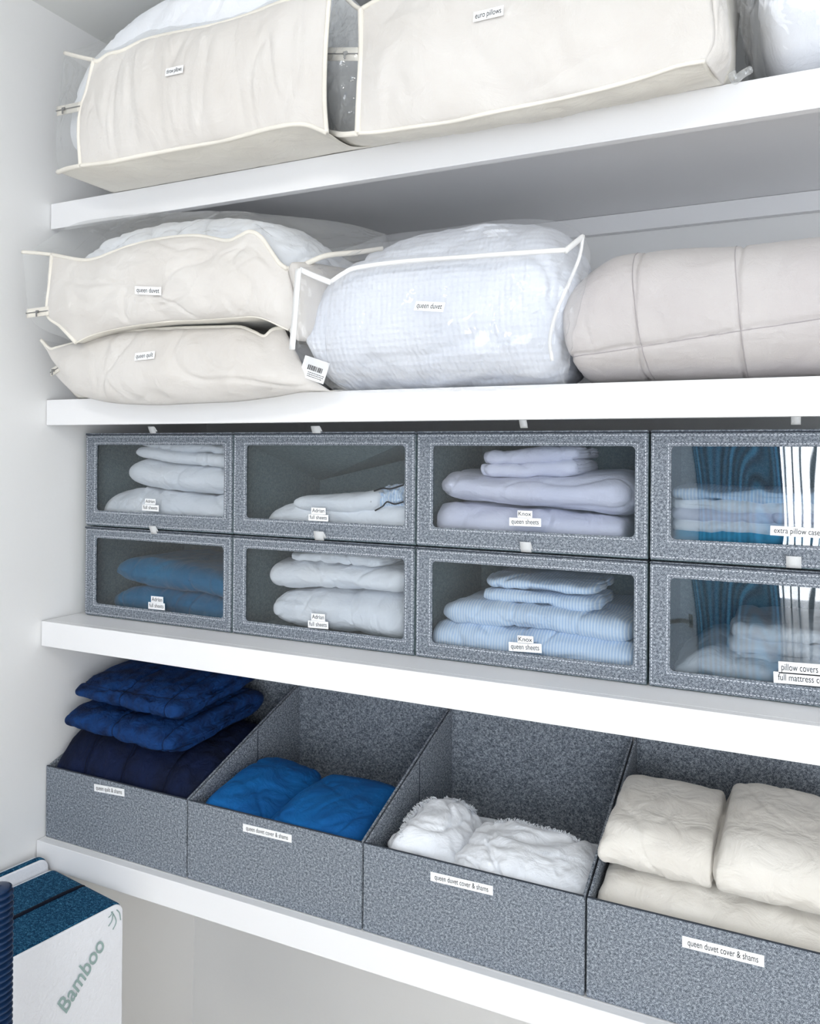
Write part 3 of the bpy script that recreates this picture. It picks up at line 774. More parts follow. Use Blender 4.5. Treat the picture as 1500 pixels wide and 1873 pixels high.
# ------------------------------------------------------------------ open bins
NP, NX0, NW = 0.4285, -0.009, 0.4245
NYF, NYB = 0.022, 0.445
NZ0 = ZS[4][1] + 0.0005
NZF, NZB = -0.742, -0.600
bn = ['open grey linen bin against the left wall, holding deep navy quilts',
      'open grey linen bin holding folded royal blue duvet cover',
      'open grey linen bin holding white fringed duvet cover',
      'open grey linen bin at the right, holding cream duvet cover and shams']
bins = []
for i in range(4):
    x0 = NX0 + NP * i; x1 = x0 + NW
    t = thing('open_bin', bn[i], 'bin', (x0 + NW / 2, NYF, NZ0), 'open grey linen bins with sloping sides')
    T = 0.0045
    box('front_panel', x0, x1, NYF, NYF + T, NZ0, NZF, M['linen'], t, bevel=0.0015)
    box('back_panel', x0 + T, x1 - T, NYB - T, NYB, NZ0, NZB, M['linen'], t, bevel=0.0015)
    box('bottom_panel', x0 + T, x1 - T, NYF + T, NYB - T, NZ0, NZ0 + T, M['linen'], t, bevel=0.0008)
    for k in (0, 1):
        xa = x0 if k == 0 else x1 - T
        pr = [(NYF + T, NZ0), (NYB, NZ0), (NYB, NZB), (NYF + T, NZF)]
        V = [(x, y, z) for x in (xa, xa + T) for y, z in pr]
        o = mk('side_panel', V, [(0, 1, 2, 3), (7, 6, 5, 4), (0, 4, 5, 1), (1, 5, 6, 2), (2, 6, 7, 3), (3, 7, 4, 0)], M['linen'], t, False)
        bev(o, 0.0012)
        # hinge seam in the side and a bound top edge
        ys_ = 0.262; zz_ = NZF + (NZB - NZF) * (ys_ - NYF) / (NYB - NYF)
        xs_ = xa + T if k == 0 else xa
        box('side_seam', xs_ - 0.0006, xs_ + 0.0006, ys_ - 0.0012, ys_ + 0.0012, NZ0 + 0.01, zz_ - 0.002, M['binding'], o, bevel=0)
    mb = MB(); mb.box(x0 + 0.001, x1 - 0.001, NYF + 0.0005, NYF + T - 0.0005, NZF - 0.0002, NZF + 0.0012)
    mb.build('edge_binding', M['binding'], t)
    bins.append((t, x0, x1))
for i, (txt, pl, pr, h) in enumerate((('queen quilt & shams', (173, 1440), (228, 1450), 11), ('queen duvet cover & shams', (445, 1513), (534, 1534), 12),
                                      ('queen duvet cover & shams', (788, 1602), (902, 1629), 14), ('queen duvet cover & shams', (1248, 1721), (1398, 1758), 16))):
    sticker(txt, pl, pr, h, bins[i][0], None, NYF, off=0.001)
ZF4 = NZ0 + 0.005
def binitem(i, *a, **k):
    return fold(*a, floor=ZF4, xcap=(bins[i][1] + 0.006, bins[i][2] - 0.006), **k)
# navy quilt and shams
def WX(L): return L
binitem(0, 'folded_quilt', [(-.004, -.70), (.02, -.655), (.10, -.648), (.25, -.662), (.41, -.70)], [(-.004, -.9), (.2, -.9), (.41, -.9)], .030, .38, M['navyd'],
        'deep navy quilt filling the bottom of the left bin', 'quilt', 'navy bedding in the left bin', world=True, seed=31, n=2.8, amp=.0028, low=.008, ew=.10, er=.08,
        seams=(.10, .21, .33), seam_d=.005, zb=.02, thread=(M['navythread'], .0007))
binitem(0, 'folded_sham', [(.024, -.632), (.05, -.606), (.2, -.606), (.345, -.612), (.362, -.636)], [(.026, -.640), (.05, -.657), (.2, -.668), (.34, -.676), (.362, -.65)], .035, .34, M['navy'],
        'navy pillow sham in the middle of the navy stack', 'sham', 'navy bedding in the left bin', world=True, seed=32, n=2.6, amp=.0032, lay_r=3, lay_amp=.014, bulge_r=.018, bulge_l=.004,
        seams=(.185, .335), hseams=(-.655,), seam_d=.005, thread=(M['navythread'], .0007), zb=.02, zbb=.02)
binitem(0, 'folded_sham', [(.034, -.565), (.06, -.546), (.2, -.541), (.345, -.545), (.362, -.565)], [(.036, -.575), (.06, -.590), (.2, -.598), (.34, -.602), (.362, -.58)], .050, .34, M['navy'],
        'topmost navy pillow sham, nearly touching the shelf above', 'sham', 'navy bedding in the left bin', world=True, seed=33, n=2.69, amp=.003, lay_r=2, lay_amp=.012, bulge_l=.004,
        seams=(.190, .325), hseams=(-.552,), seam_d=.005, thread=(M['navythread'], .0007), zb=.03, zbb=.03)
# royal blue
binitem(1, 'folded_duvet_cover', [(.435, -.80), (.5, -.775), (.7, -.780), (.83, -.785)], [(.43, -.9), (.6, -.9), (.83, -.9)], .04, .30, M['blue'],
        'royal blue duvet cover lying under the two rounded blue shams', 'duvet cover', 'royal blue bedding in the second bin', world=True, seed=34, n=2.8)
binitem(1, 'folded_sham', [(.434, -.752), (.47, -.722), (.55, -.724), (.612, -.750)], [(.432, -.765), (.47, -.780), (.55, -.786), (.612, -.775)], .032, .25, M['blue'],
        'rounded royal blue sham, the left one of two', 'sham', 'royal blue bedding in the second bin', world=True, seed=35, n=2.3, ew=.25, er=.35, zb=.012, zbb=.0, amp=.0035)
binitem(1, 'folded_sham', [(.608, -.756), (.64, -.729), (.72, -.722), (.80, -.728), (.832, -.748)], [(.608, -.770), (.64, -.783), (.72, -.790), (.832, -.778)], .030, .24, M['blue'],
        'rounded royal blue sham, the right one of two', 'sham', 'royal blue bedding in the second bin', world=True, seed=36, n=2.3, ew=.2, er=.3, zb=.010, zbb=.0, amp=.0035)
# white fringed
def fringe(parent, pts, ln, seed, outd):
    rnd = random.Random(seed); V = []; Fc = []
    P = catmull(pts, 90)
    for p in P:
        for q in range(2):
            d = (Vector(outd) + Vector((rnd.uniform(-.5, .5), rnd.uniform(-.4, .4), rnd.uniform(-.4, .4)))).normalized()
            sd = Vector((rnd.uniform(-1, 1), rnd.uniform(-1, 1), rnd.uniform(-1, 1))).cross(d).normalized() * .0007
            s2 = sd.cross(d).normalized() * .0007
            a = p - d * .002; m_ = p + d * ln * .5 + sd * 2; e = p + d * ln * rnd.uniform(.7, 1.2) + Vector((0, 0, -ln * .25))
            b_ = len(V)
            for c_ in (a, m_, e): V += [c_ + sd, c_ + s2, c_ - sd]
            for k in (0, 3):
                for j in range(3):
                    j2 = (j + 1) % 3; Fc.append((b_ + k + j, b_ + k + j2, b_ + k + 3 + j2, b_ + k + 3 + j))
    o = mk('fringe', V, Fc, M['white'], parent); o['kind'] = 'stuff'; return o
binitem(2, 'folded_duvet_cover', [(.872, -.80), (.95, -.775), (1.1, -.775), (1.262, -.785)], [(.87, -.9), (1.0, -.9), (1.262, -.9)], .04, .32, M['white'],
        'plain white duvet cover at the bottom of the third bin', 'duvet cover', 'white fringed bedding in the third bin', world=True, seed=37, n=2.6)
a1 = binitem(2, 'fringed_sham', [(.880, -.760), (.915, -.722), (.965, -.722), (1.02, -.765)], [(.876, -.778), (.92, -.790), (1.03, -.795)], .045, .20, M['white'],
        'left white sham with fringed edge, rising highest at its top', 'sham', 'white fringed bedding in the third bin', world=True, seed=38, n=2.2, ew=.3, er=.4, zb=.012, amp=.006, scale=12)
a2 = binitem(2, 'fringed_sham', [(1.005, -.770), (1.05, -.736), (1.15, -.730), (1.255, -.742)], [(1.005, -.782), (1.05, -.795), (1.262, -.80)], .038, .19, M['white'],
        'right white sham with fringed edge, flatter and wider', 'sham', 'white fringed bedding in the third bin', world=True, seed=39, n=2.3, ew=.2, er=.3, zb=.010, amp=.006, scale=12)
def onmesh(o, pts, step=3):
    L0 = Vector(o.location); bv = BVHTree.FromPolygons([v.co + L0 for v in o.data.vertices], [tuple(p.vertices) for p in o.data.polygons])
    out = []
    for px, py in pts:
        for k in range(40):
            h = bv.ray_cast(CAMP, ray(px, py + k * step).normalized())
            if h[0] is not None: out.append(h[0]); break
    return out
for o_, pl, ln, sd_, od in ((a1, [(738, 1530), (748, 1490), (775, 1470), (800, 1460)], .012, 1, (-.7, -.3, .6)),
                            (a1, [(812, 1450), (835, 1450), (852, 1455), (866, 1470)], .012, 2, (.7, -.3, .7)),
                            (a2, [(905, 1480), (940, 1480), (980, 1480), (1020, 1480), (1060, 1480)], .009, 3, (.1, -.2, 1)),
                            (a2, [(930, 1550), (990, 1558), (1040, 1568), (1085, 1578)], .007, 4, (.1, -.7, -.4))):
    P = onmesh(o_, pl, 2)
    if len(P) > 1: fringe(o_, P, ln, sd_, od)
# cream
binitem(3, 'folded_duvet_cover', [(1.282, -.752), (1.30, -.725), (1.4, -.718), (1.69, -.720)], [(1.28, -.9), (1.4, -.9), (1.69, -.9)], .034, .38, M['cream'],
        'cream duvet cover at the bottom of the right bin', 'duvet cover', 'cream bedding in the right bin', world=True, seed=40, n=3.0, ew=.06, er=.2)
binitem(3, 'folded_sham', [(1.284, -.672), (1.300, -.640), (1.36, -.636), (1.455, -.640), (1.468, -.652)], [(1.284, -.698), (1.305, -.710), (1.36, -.714), (1.455, -.716), (1.468, -.706)], .065, .25, M['cream'],
        'squarish cream sham, the left one of two', 'sham', 'cream bedding in the right bin', world=True, seed=41, n=3.2, ew=.06, er=.12, zb=.02, zbb=.003, lay_r=2, lay_amp=.006, amp=.0022, bulge_l=.004)
binitem(3, 'folded_sham', [(1.478, -.652), (1.495, -.622), (1.56, -.618), (1.69, -.628)], [(1.476, -.692), (1.495, -.710), (1.6, -.714), (1.69, -.712)], .050, .27, M['cream'],
        'cream sham cut off by the right frame edge, tucked beside the squarish one', 'sham', 'cream bedding in the right bin', world=True, seed=42, n=3.2, ew=.06, er=.15, zb=.025, amp=.0022)

# ------------------------------------------------------------------ storage bags
def strip(name, a, b_, c_, d_, mat, parent, n=10, thick=.0015):
    """ribbon between line a-b (top) and d-c (bottom)"""
    V = []; Fc = []
    for i in range(n):
        t_ = i / (n - 1); V += [Vector(a).lerp(Vector(b_), t_), Vector(d_).lerp(Vector(c_), t_)]
    for i in range(n - 1): Fc.append((2 * i, 2 * i + 1, 2 * i + 3, 2 * i + 2))
    o = mk(name, V, Fc, mat, parent); m_ = o.modifiers.new('t', 'SOLIDIFY'); m_.thickness = thick; m_.offset = 0
    return o
def zipper(parent, a, b_, h, mat, pull_at=.5, zoff=(0, -.004, 0)):
    """two bound edges with the zip between, from a to b (3-D points)"""
    a = Vector(a) + Vector(zoff); b_ = Vector(b_) + Vector(zoff); up = Vector((0, 0, h / 2))
    z = strip('zipper_tape', a + up, b_ + up, b_ - up, a - up, mat, parent)
    f = Vector((0, -.002, 0))
    tube('zipper_teeth', [a + f, (a + b_) / 2 + f, b_ + f], .0012, M['metal'], z, seg=6)
    p = a.lerp(b_, pull_at) + Vector((0, -.004, 0))
    mb = MB(); mb.box(p.x - .004, p.x + .004, p.y - .0015, p.y + .0015, p.z - .003, p.z + .003); mb.box(p.x - .002, p.x + .002, p.y - .003, p.y - .0015, p.z - .011, p.z - .001)
    mb.build('zipper_pull', M['metal'], z, bevel=.0006)
    return z
# ---- A: throw pillows (top shelf, left)
YA = -.15
def AP(L): return [A(*p) for p in L]
zS = ZS[1][1] + .001
t = thing('storage_bag', 'cream canvas bag labelled throw pillows, at the left end of the top shelf', 'storage bag', (.45, .05, zS), 'canvas and clear vinyl bedding bags')
FT = AP([(172, 111, YA), (182, 112, YA), (200, 100, YA), (226, 93, YA), (262, 76, YA), (302, 65, YA), (360, 54, YA), (405, 44, YA), (450, 30, YA), (530, 0, YA), (604, -18, YA)])
FB = AP([(148, 303, YA), (200, 297, YA), (260, 285, YA), (340, 270, YA), (420, 255, YA), (500, 234, YA), (555, 228, YA), (598, 243, YA)])
FL = AP([(148, 303, YA), (145, 240, YA), (149, 200, YA), (160, 165, YA), (172, 111, YA)])
FR = AP([(598, 243, YA), (594, 180, YA), (596, 90, YA), (604, -18, YA)])
o, bvA = patch('front_panel', M['canvas'], t, FT, FB, FL, FR, nu=120, nv=80, bulge=.028, amp=.0042, scale=9, stretch=(2.0, 1, .35), seed=1, low=.006, lows=5)
OL = AP([(106, 315, -.10), (102, 260, -.11), (108, 200, -.11), (112, 150, -.10), (119, 97, -.10)])
patch('side_gusset', M['vinyl'], t, [OL[-1], A(145, 105, -.13), FT[0]], [OL[0], A(125, 307, -.13), FB[0]], OL, FL, nu=24, nv=40, bulge=.006, amp=.002, scale=18, seed=2, thick=.0006)
sb = A(205, 356, -.002); sb.z = zS
BLb = Vector((sb.x + .01, .28, zS)); BLt = Vector((.10, .20, .86)); BRt = Vector((.86, .20, .92)); BRb = Vector((.80, .28, zS))
patch('rear_gusset', M['vinyl'], t, [BLt, OL[-1]], [BLb, OL[0]], [BLb, Vector((.08, .27, .72)), BLt], OL, nu=24, nv=30, bulge=.0, amp=.001, scale=15, seed=3, thick=.0006)
BT = [OL[-1], A(172, 78, -.02), A(270, 38, .0), A(330, 16, .02), A(450, -10, .03), Vector((.80, .05, .95))]
BT = [Vector((p.x, p.y, min(p.z, 1.005))) for p in BT]
patch('top_panel', M['vinyl'], t, BT, FT, [FT[0], A(145, 105, -.13), OL[-1]], [FT[-1], BT[-1]], nu=60, nv=24, bulge=.004, bdir=(0, 0, 1), amp=.0015, scale=14, seed=4, thick=.0006)
Bm = [A(106, 315, -.10)] + [Vector((p.x, p.y, p.z)) for p in FB[0:]]
bb = [Vector((sb.x, 0.004, zS)), Vector((.45, .004, zS)), Vector((.87, .004, zS))]
patch('base_panel', M['canvas2'], t, Bm, bb, [bb[0], A(160, 335, -.05), Bm[0]], [bb[-1], A(640, 268, -.06), Bm[-1]], nu=70, nv=24, bulge=.006, bdir=(0, -.6, -.6), amp=.0015, scale=9, seed=5)
patch('bottom_panel', M['canvas2'], t, bb, [BLb, BRb], [BLb, bb[0]], [BRb, bb[-1]], nu=20, nv=10, bulge=0, amp=0, low=0)
patch('back_panel', M['canvas2'], t, [BLt, BRt], [BLb, BRb], [BLb, BLt], [BRb, BRt], nu=20, nv=10, bulge=.02, bdir=(0, 1, 0), amp=.001)
for pth in (FT, FB, FL, FR): tube('piping', [p + Vector((0, -.001, 0)) for p in pth], .0042, M['pipe'], t, n=90)
tube('piping', [OL[-1], A(145, 104, -.13), A(172, 110, YA)], .0042, M['pipe'], t)
tube('piping', [OL[0], A(122, 309, -.13), A(148, 303, YA)], .0048, M['pipe'], t)
zipper(t, A(107, 205, -.12), A(150, 196, YA), .019, M['pipe'], .35)
sticker('throw pillows', (306, 135), (338, 128), 12, t, bvA)
fold('throw_pillow', [(.17, .735), (.22, .84), (.33, .925), (.50, .965), (.66, .975), (.80, .93)], [(.17, .63), (.24, .60), (.36, .595), (.6, .595), (.80, .62)], -.125, .34, M['whitefill'],
     'plump white throw pillow stuffed in the left canvas bag', 'pillow', world=True, seed=50, n=2.3, ew=.25, er=.3, amp=.003, floor=zS + .002, bulge_l=.03, bulge_r=.02, zb=.01)
# ---- B: euro pillows (top shelf, centre)
YB_ = -.13
t = thing('storage_bag', 'large cream canvas bag labelled euro pillows, centre of the top shelf', 'storage bag', (1.2, .05, zS), 'canvas and clear vinyl bedding bags')
FT = AP([(661, 18, YB_), (690, 2, YB_), (760, -30, YB_), (900, -70, YB_), (1100, -110, YB_), (1290, -120, YB_)])
FB = AP([(655, 244, YB_), (700, 241, YB_), (760, 232, YB_), (830, 222, YB_), (900, 206, YB_), (1000, 186, YB_), (1100, 163, YB_), (1180, 141, YB_), (1240, 121, YB_), (1290, 112, YB_)])
FL = AP([(655, 244, YB_), (658, 170, YB_), (662, 95, YB_), (661, 18, YB_)])
FR = AP([(1290, 112, YB_), (1308, 70, YB_), (1302, 0, YB_), (1290, -120, YB_)])
o, bvB = patch('front_panel', M['canvas'], t, FT, FB, FL, FR, nu=130, nv=70, bulge=.035, amp=.0042, scale=6, stretch=(1, 1, .9), seed=11, low=.007, lows=5)
OL = AP([(598, 241, -.09), (596, 180, -.1), (594, 97, -.1), (606, 30, -.09), (612, -40, -.09)])
patch('side_gusset', M['vinylc'], t, [OL[-1], A(640, 0, -.11), FT[0]], [OL[0], A(625, 246, -.12), FB[0]], OL, FL, nu=30, nv=50, bulge=.012, amp=.0035, scale=16, seed=12, thick=.0006)
BLb = Vector((.93, .30, zS)); BLt = Vector((.90, .25, .93)); BRb = Vector((1.46, .30, zS)); BRt = Vector((1.50, .25, .95))
patch('rear_gusset', M['vinyl'], t, [BLt, OL[-1]], [BLb, OL[0]], [BLb, BLt], OL, nu=24, nv=30, bulge=0, amp=.001, seed=13, thick=.0006)
patch('top_panel', M['vinyl'], t, [BLt, BRt], FT, [FT[0], BLt], [FT[-1], BRt], nu=40, nv=20, bulge=.03, bdir=(0, 0, 1), amp=.002, seed=14, thick=.0006)
ER = AP([(1322, 156, .002), (1332, 120, -.03), (1326, 60, -.05), (1316, 0, -.05), (1310, -120, -.03)])
patch('corner_fold', M['canvas'], t, [FR[-1], ER[-1]], [FR[0], A(1308, 140, -.09), ER[0]], FR, ER, nu=24, nv=50, bulge=.012, bdir=(.6, -.6, 0), amp=.003, scale=18, stretch=(2, 1, .6), seed=15)
bb = [A(655, 276, .003), A(900, 232, .003), A(1200, 180, .003), A(1322, 157, .003)]
for p in bb: p.z = zS
Bm = [A(600, 242, -.09)] + FB
patch('base_panel', M['canvas2'], t, Bm, bb, [bb[0], A(630, 262, -.05), Bm[0]], [bb[-1], A(1310, 142, -.08), Bm[-1]], nu=90, nv=24, bulge=.006, bdir=(0, -.6, -.6), amp=.002, scale=9, stretch=(2, 1, 1), seed=16)
patch('bottom_panel', M['canvas2'], t, bb, [BLb, BRb], [BLb, bb[0]], [BRb, bb[-1]], nu=20, nv=10, bulge=0, amp=0, low=0)
patch('back_panel', M['canvas2'], t, [BLt, BRt], [BLb, BRb], [BLb, BLt], [BRb, BRt], nu=20, nv=10, bulge=.02, bdir=(0, 1, 0), amp=.001)
patch('right_gusset', M['canvas2'], t, [ER[-1], BRt], [ER[0], BRb], ER, [BRb, BRt], nu=20, nv=20, bulge=.01, bdir=(1, 0, 0), amp=.001)
for pth, r_ in ((FT, .0042), (FB, .0036), (FL, .0058)): tube('piping', [p + Vector((0, -.001, 0)) for p in pth], r_, M['pipe'], t, n=90)
tube('piping', [OL[0], A(625, 246, -.12), FB[0]], .005, M['pipe'], t)
tube('piping', [OL[-1], A(628, -10, -.1), A(648, 10, -.12), FT[0]], .004, M['pipe'], t)
zipper(t, A(593, 101, -.11), A(657, 101, YB_), .023, M['pipe'], .68)
sticker('euro pillows', (868, 34), (923, 21), 15, t, bvB)
fold('euro_pillow', [(.925, .78), (1.0, .92), (1.2, .96), (1.4, .95), (1.47, .86)], [(.93, .68), (1.0, .60), (1.2, .595), (1.42, .595), (1.47, .64)], -.115, .34, M['whitefill'],
     'big white euro pillow filling the centre canvas bag', 'pillow', world=True, seed=51, n=2.4, ew=.2, er=.3, amp=.003, floor=zS + .002, bulge_l=.07)
# ---- G: clear bag at the right end of the top shelf
t = thing('plastic_bag', 'crinkled clear plastic bag at the right end of the top shelf', 'plastic bag', (1.72, .1, zS))
o = fold('bag_film', [(1.515, .80), (1.53, .93), (1.65, .96), (1.95, .96)], [(1.515, .66), (1.55, .590), (1.65, .585), (1.95, .585)], -.030, .36, M['vinylh'], parent=t, world=True, seed=52, n=2.8, amp=.006, scale=11, low=.006, floor=zS, nx=130, nt=90)
tube('twisted_corner', [A(1372, 128, -.02), A(1355, 138, -.03), A(1345, 147, -.035), A(1338, 132, -.038)], .006, M['vinylc'], t, n=30, seg=10)
fold('white_bedding', [(1.545, .82), (1.56, .90), (1.65, .93), (1.92, .93)], [(1.535, .68), (1.57, .600), (1.65, .597), (1.92, .597)], -.005, .31, M['whitefill'],
     'bluish white bedding inside the clear plastic bag on the top shelf', 'bedding', world=True, seed=53, n=3, amp=.003, floor=zS + .003)

# ---- C: queen duvet, upper left of the second shelf
z2 = ZS[2][1] + .001
YC = -.105
t = thing('storage_bag', 'cream canvas bag labelled queen duvet, clear ends, upper one at the left wall', 'storage bag', (.4, .1, .29), 'canvas and clear vinyl bedding bags')
FT = AP([(96, 466, YC), (150, 476, YC), (178, 473, YC), (205, 463, YC), (245, 449, YC), (300, 437, YC), (360, 432, YC), (415, 441, YC), (440, 432, YC), (458, 424, YC), (478, 434, YC), (497, 461, YC), (512, 482, YC), (526, 492, YC)])
FB = AP([(140, 627, YC), (170, 613, YC), (210, 602, YC), (255, 594, YC), (310, 588, YC), (370, 585, YC), (430, 581, YC), (475, 581, YC), (528, 604, YC)])
FL = AP([(140, 627, YC), (112, 597, YC), (88, 575, YC), (92, 520, YC), (96, 466, YC)])
FR = AP([(528, 604, YC), (540, 585, YC), (538, 540, YC), (526, 492, YC)])
o, bvC = patch('front_panel', M['canvas'], t, FT, FB, FL, FR, nu=130, nv=60, bulge=.034, amp=.0042, scale=8, stretch=(.9, 1, 1.3), seed=21, low=.007, lows=6)
OL = AP([(136, 625, -.09), (75, 600, -.10), (54, 575, -.115), (46, 520, -.118), (41, 461, -.12)])
for p in OL: p.x = max(p.x, .020)
patch('side_gusset', M['vinyl'], t, [OL[-1], A(70, 463, -.115), FT[0]], [OL[0], FB[0]], OL, FL, nu=24, nv=40, bulge=.004, amp=.002, scale=18, seed=22, thick=.0006)
SIL = AP([(60, 456, -.10), (130, 412, -.03), (195, 398, -.01), (260, 392, 0), (330, 388, 0), (420, 387, 0), (500, 393, .0), (570, 400, .0), (640, 410, .03), (705, 428, .06)])
patch('top_panel', M['vinyl'], t, SIL, FT + AP([(560, 480, -.08), (600, 466, -.05), (650, 460, -.0), (700, 452, .04)]), [FT[0], SIL[0]], [A(700, 452, .04), SIL[-1]], nu=110, nv=40, bulge=.006, bdir=(0, -.5, .8), amp=.0035, scale=14, stretch=(1, 1, 1), seed=23, thick=.0006)
BB = [Vector((.06, .30, .36)), Vector((.40, .33, .44)), Vector((.78, .33, .40))]
patch('top_rear_panel', M['vinyl'], t, BB, SIL, [SIL[0], BB[0]], [SIL[-1], BB[-1]], nu=60, nv=20, bulge=.0, amp=.001, seed=24, thick=.0006)
bbk = [Vector((.10, .32, .262)), Vector((.75, .32, .262))]
patch('back_panel', M['canvas2'], t, BB, bbk, [bbk[0], BB[0]], [bbk[-1], BB[-1]], nu=20, nv=10, bulge=.01, bdir=(0, 1, 0), amp=.001)
patch('base_panel', M['canvas2'], t, FB, bbk, [bbk[0], FB[0]], [bbk[-1], FB[-1]], nu=40, nv=20, bulge=0, amp=.001)
patch('right_gusset', M['canvas'], t, [FT[-1], A(560, 480, -.08), BB[-1]], [FB[-1], A(560, 625, -.06), bbk[-1]], FR, [bbk[-1], BB[-1]], nu=40, nv=30, bulge=.02, bdir=(.8, -.5, 0), amp=.003, seed=25)
for pth, r_ in ((FT, .0042), (FL, .0046), (FB, .0016)): tube('piping', [p + Vector((0, -.001, 0)) for p in pth], r_, M['pipe'], t, n=110)
tube('piping', [OL[-1], A(70, 463, -.115), FT[0]], .004, M['pipe'], t)
tube('piping', AP([(526, 492, YC), (545, 490, -.09), (570, 478, -.07), (600, 467, -.05), (650, 462, 0), (700, 455, .04)]), .005, M['pipe'], t, n=50)
zipper(t, A(52, 574, -.12), A(92, 569, YC - .004), .019, M['pipe'], .55)
sticker('queen duvet', (250, 531), (298, 533), 13, t, bvC)
fold('white_duvet', [(.13, .36), (.18, .43), (.28, .480), (.42, .488), (.60, .470), (.70, .43), (.76, .39)], [(.11, .30), (.2, .275), (.4, .27), (.6, .27), (.76, .31)], -.088, .33, M['whitefill'],
     'white duvet bulging under the vinyl of the upper left canvas bag', 'duvet', world=True, seed=54, n=2.5, ew=.2, er=.25, amp=.006, scale=10, bulge_l=.02, xcap=(.03, .80))
# ---- D: queen quilt
YD = -.06
t = thing('storage_bag', 'cream canvas bag labelled queen quilt, flattened under the duvet bag at the left wall', 'storage bag', (.4, .1, z2), 'canvas and clear vinyl bedding bags')
FT = AP([(76, 622, YD), (92, 638, YD), (106, 636, YD), (145, 626, YD), (200, 613, YD), (250, 606, YD), (320, 601, YD), (400, 599, YD), (440, 599, YD), (465, 608, YD), (484, 616, YD), (500, 603, YD), (520, 600, YD)])
FB = AP([(100, 684, YD), (118, 703, YD), (140, 720, YD), (170, 730, YD), (215, 738, YD), (290, 741, YD), (360, 738, YD), (430, 735, YD), (500, 727, YD), (560, 716, YD), (606, 716, YD + .03)])
FL = AP([(100, 684, YD), (106, 665, YD), (92, 645, YD), (76, 622, YD)])
FR = AP([(606, 716, YD + .03), (570, 690, YD), (545, 650, YD), (520, 600, YD)])
o, bvD = patch('front_panel', M['canvas'], t, FT, FB, FL, FR, nu=130, nv=50, bulge=.038, amp=.0042, scale=8, stretch=(.9, 1, 1), seed=31, low=.006, lows=6)
bk = [Vector((.07, .33, .24)), Vector((.76, .33, .255))]; bkb = [Vector((.07, .33, z2)), Vector((.76, .33, z2))]
mid = [Vector((p.x, .005, z2)) for p in (FB[0], FB[5], FB[-1])]
patch('base_fold', M['canvas2'], t, FB, mid, [mid[0], FB[0]], [mid[-1], FB[-1]], nu=60, nv=8, bulge=0, amp=0, low=0)
patch('base_panel', M['canvas2'], t, mid, bkb, [bkb[0], mid[0]], [bkb[-1], mid[-1]], nu=20, nv=8, bulge=0, amp=0, low=0)
patch('back_panel', M['canvas2'], t, bk, bkb, [bkb[0], bk[0]], [bkb[-1], bk[-1]], nu=20, nv=8, bulge=0, amp=0, low=0)
patch('top_panel', M['vinyl'], t, bk, FT, [FT[0], bk[0]], [FT[-1], bk[-1]], nu=40, nv=14, bulge=0, amp=0, low=0, thick=.0006)
tube('piping', [p + Vector((0, -.001, 0)) for p in FT], .0042, M['pipe'], t, n=110)
tube('piping', FL, .0035, M['pipe'], t)
zipper(t, A(96, 682, YD), A(112, 672, YD - .004), .016, M['pipe'], .4)
sticker('queen quilt', (249, 654), (285, 650), 13, t, bvD)
fold('folded_quilt', [(.15, .215), (.3, .235), (.5, .238), (.68, .225)], [(.14, .14), (.3, .128), (.5, .128), (.7, .135)], -.045, .34, M['whitefill'],
     'white quilt inside the queen quilt bag', 'quilt', world=True, seed=55, n=2.6, floor=z2 + .003, xcap=(.08, .74))
# ---- E: clear bag with white seersucker duvet
t = thing('storage_bag', 'clear vinyl bag with white piping labelled queen duvet, middle of the second shelf', 'storage bag', (1.0, .1, z2), 'canvas and clear vinyl bedding bags')
YE = -.085
FT = AP([(606, 516, YE), (630, 500, YE), (655, 490, YE), (740, 479, YE), (850, 471, YE), (960, 463, YE), (1034, 458, YE)])
FB = AP([(612, 716, -.03), (700, 718, -.04), (850, 716, -.05), (960, 712, -.05), (1030, 704, -.03)])
FL = AP([(612, 716, -.03), (600, 660, YE), (596, 600, YE), (606, 516, YE)])
FR = AP([(1030, 704, -.03), (1010, 640, YE), (1018, 560, YE), (1034, 458, YE)])
o, bvE = patch('front_film', M['vinylh'], t, FT, FB, FL, FR, nu=130, nv=90, bulge=.042, amp=.0035, scale=9, seed=41, low=.005, lows=7, thick=.0006)
LL = AP([(536, 640, -.135), (540, 560, -.14), (546, 492, -.14)])
patch('end_film', M['vinylh'], t, [LL[-1], A(575, 505, -.115), FT[0]], [LL[0], A(570, 680, -.09), FB[0]], LL, FL, nu=30, nv=40, bulge=.004, amp=.002, scale=14, seed=42, thick=.0006)
TB = AP([(560, 480, .0), (660, 446, .03), (700, 431, .04), (800, 419, .05), (900, 405, .06), (975, 401, .06), (1030, 408, .05), (1068, 430, .0)])
for p in TB: p.z = min(p.z, .505)
patch('top_film', M['vinylh'], t, TB, [LL[-1]] + FT + [A(1068, 434, -.02)], [LL[-1], TB[0]], [A(1068, 434, -.02), TB[-1]], nu=110, nv=30, bulge=.003, bdir=(0, 0, 1), amp=.003, scale=12, seed=43, thick=.0006)
RR = AP([(1036, 702, -.0), (1050, 600, -.04), (1080, 480, -.03), (1068, 432, -.02)])
patch('right_film', M['vinylh'], t, [FT[-1], RR[-1]], [FB[-1], RR[0]], FR, RR, nu=24, nv=50, bulge=.006, bdir=(.5, -.7, 0), amp=.004, scale=22, seed=44, thick=.0006)
bk = [Vector((.80, .36, .36)), Vector((1.18, .36, .38))]; bkb = [Vector((.80, .36, z2)), Vector((1.18, .36, z2))]
patch('rear_film', M['vinylh'], t, bk, TB, [TB[0], bk[0]], [TB[-1], bk[-1]], nu=30, nv=14, bulge=0, amp=.001, thick=.0006)
patch('back_film', M['vinylh'], t, bk, bkb, [bkb[0], bk[0]], [bkb[-1], bk[-1]], nu=12, nv=8, bulge=0, amp=0, low=0, thick=.0006)
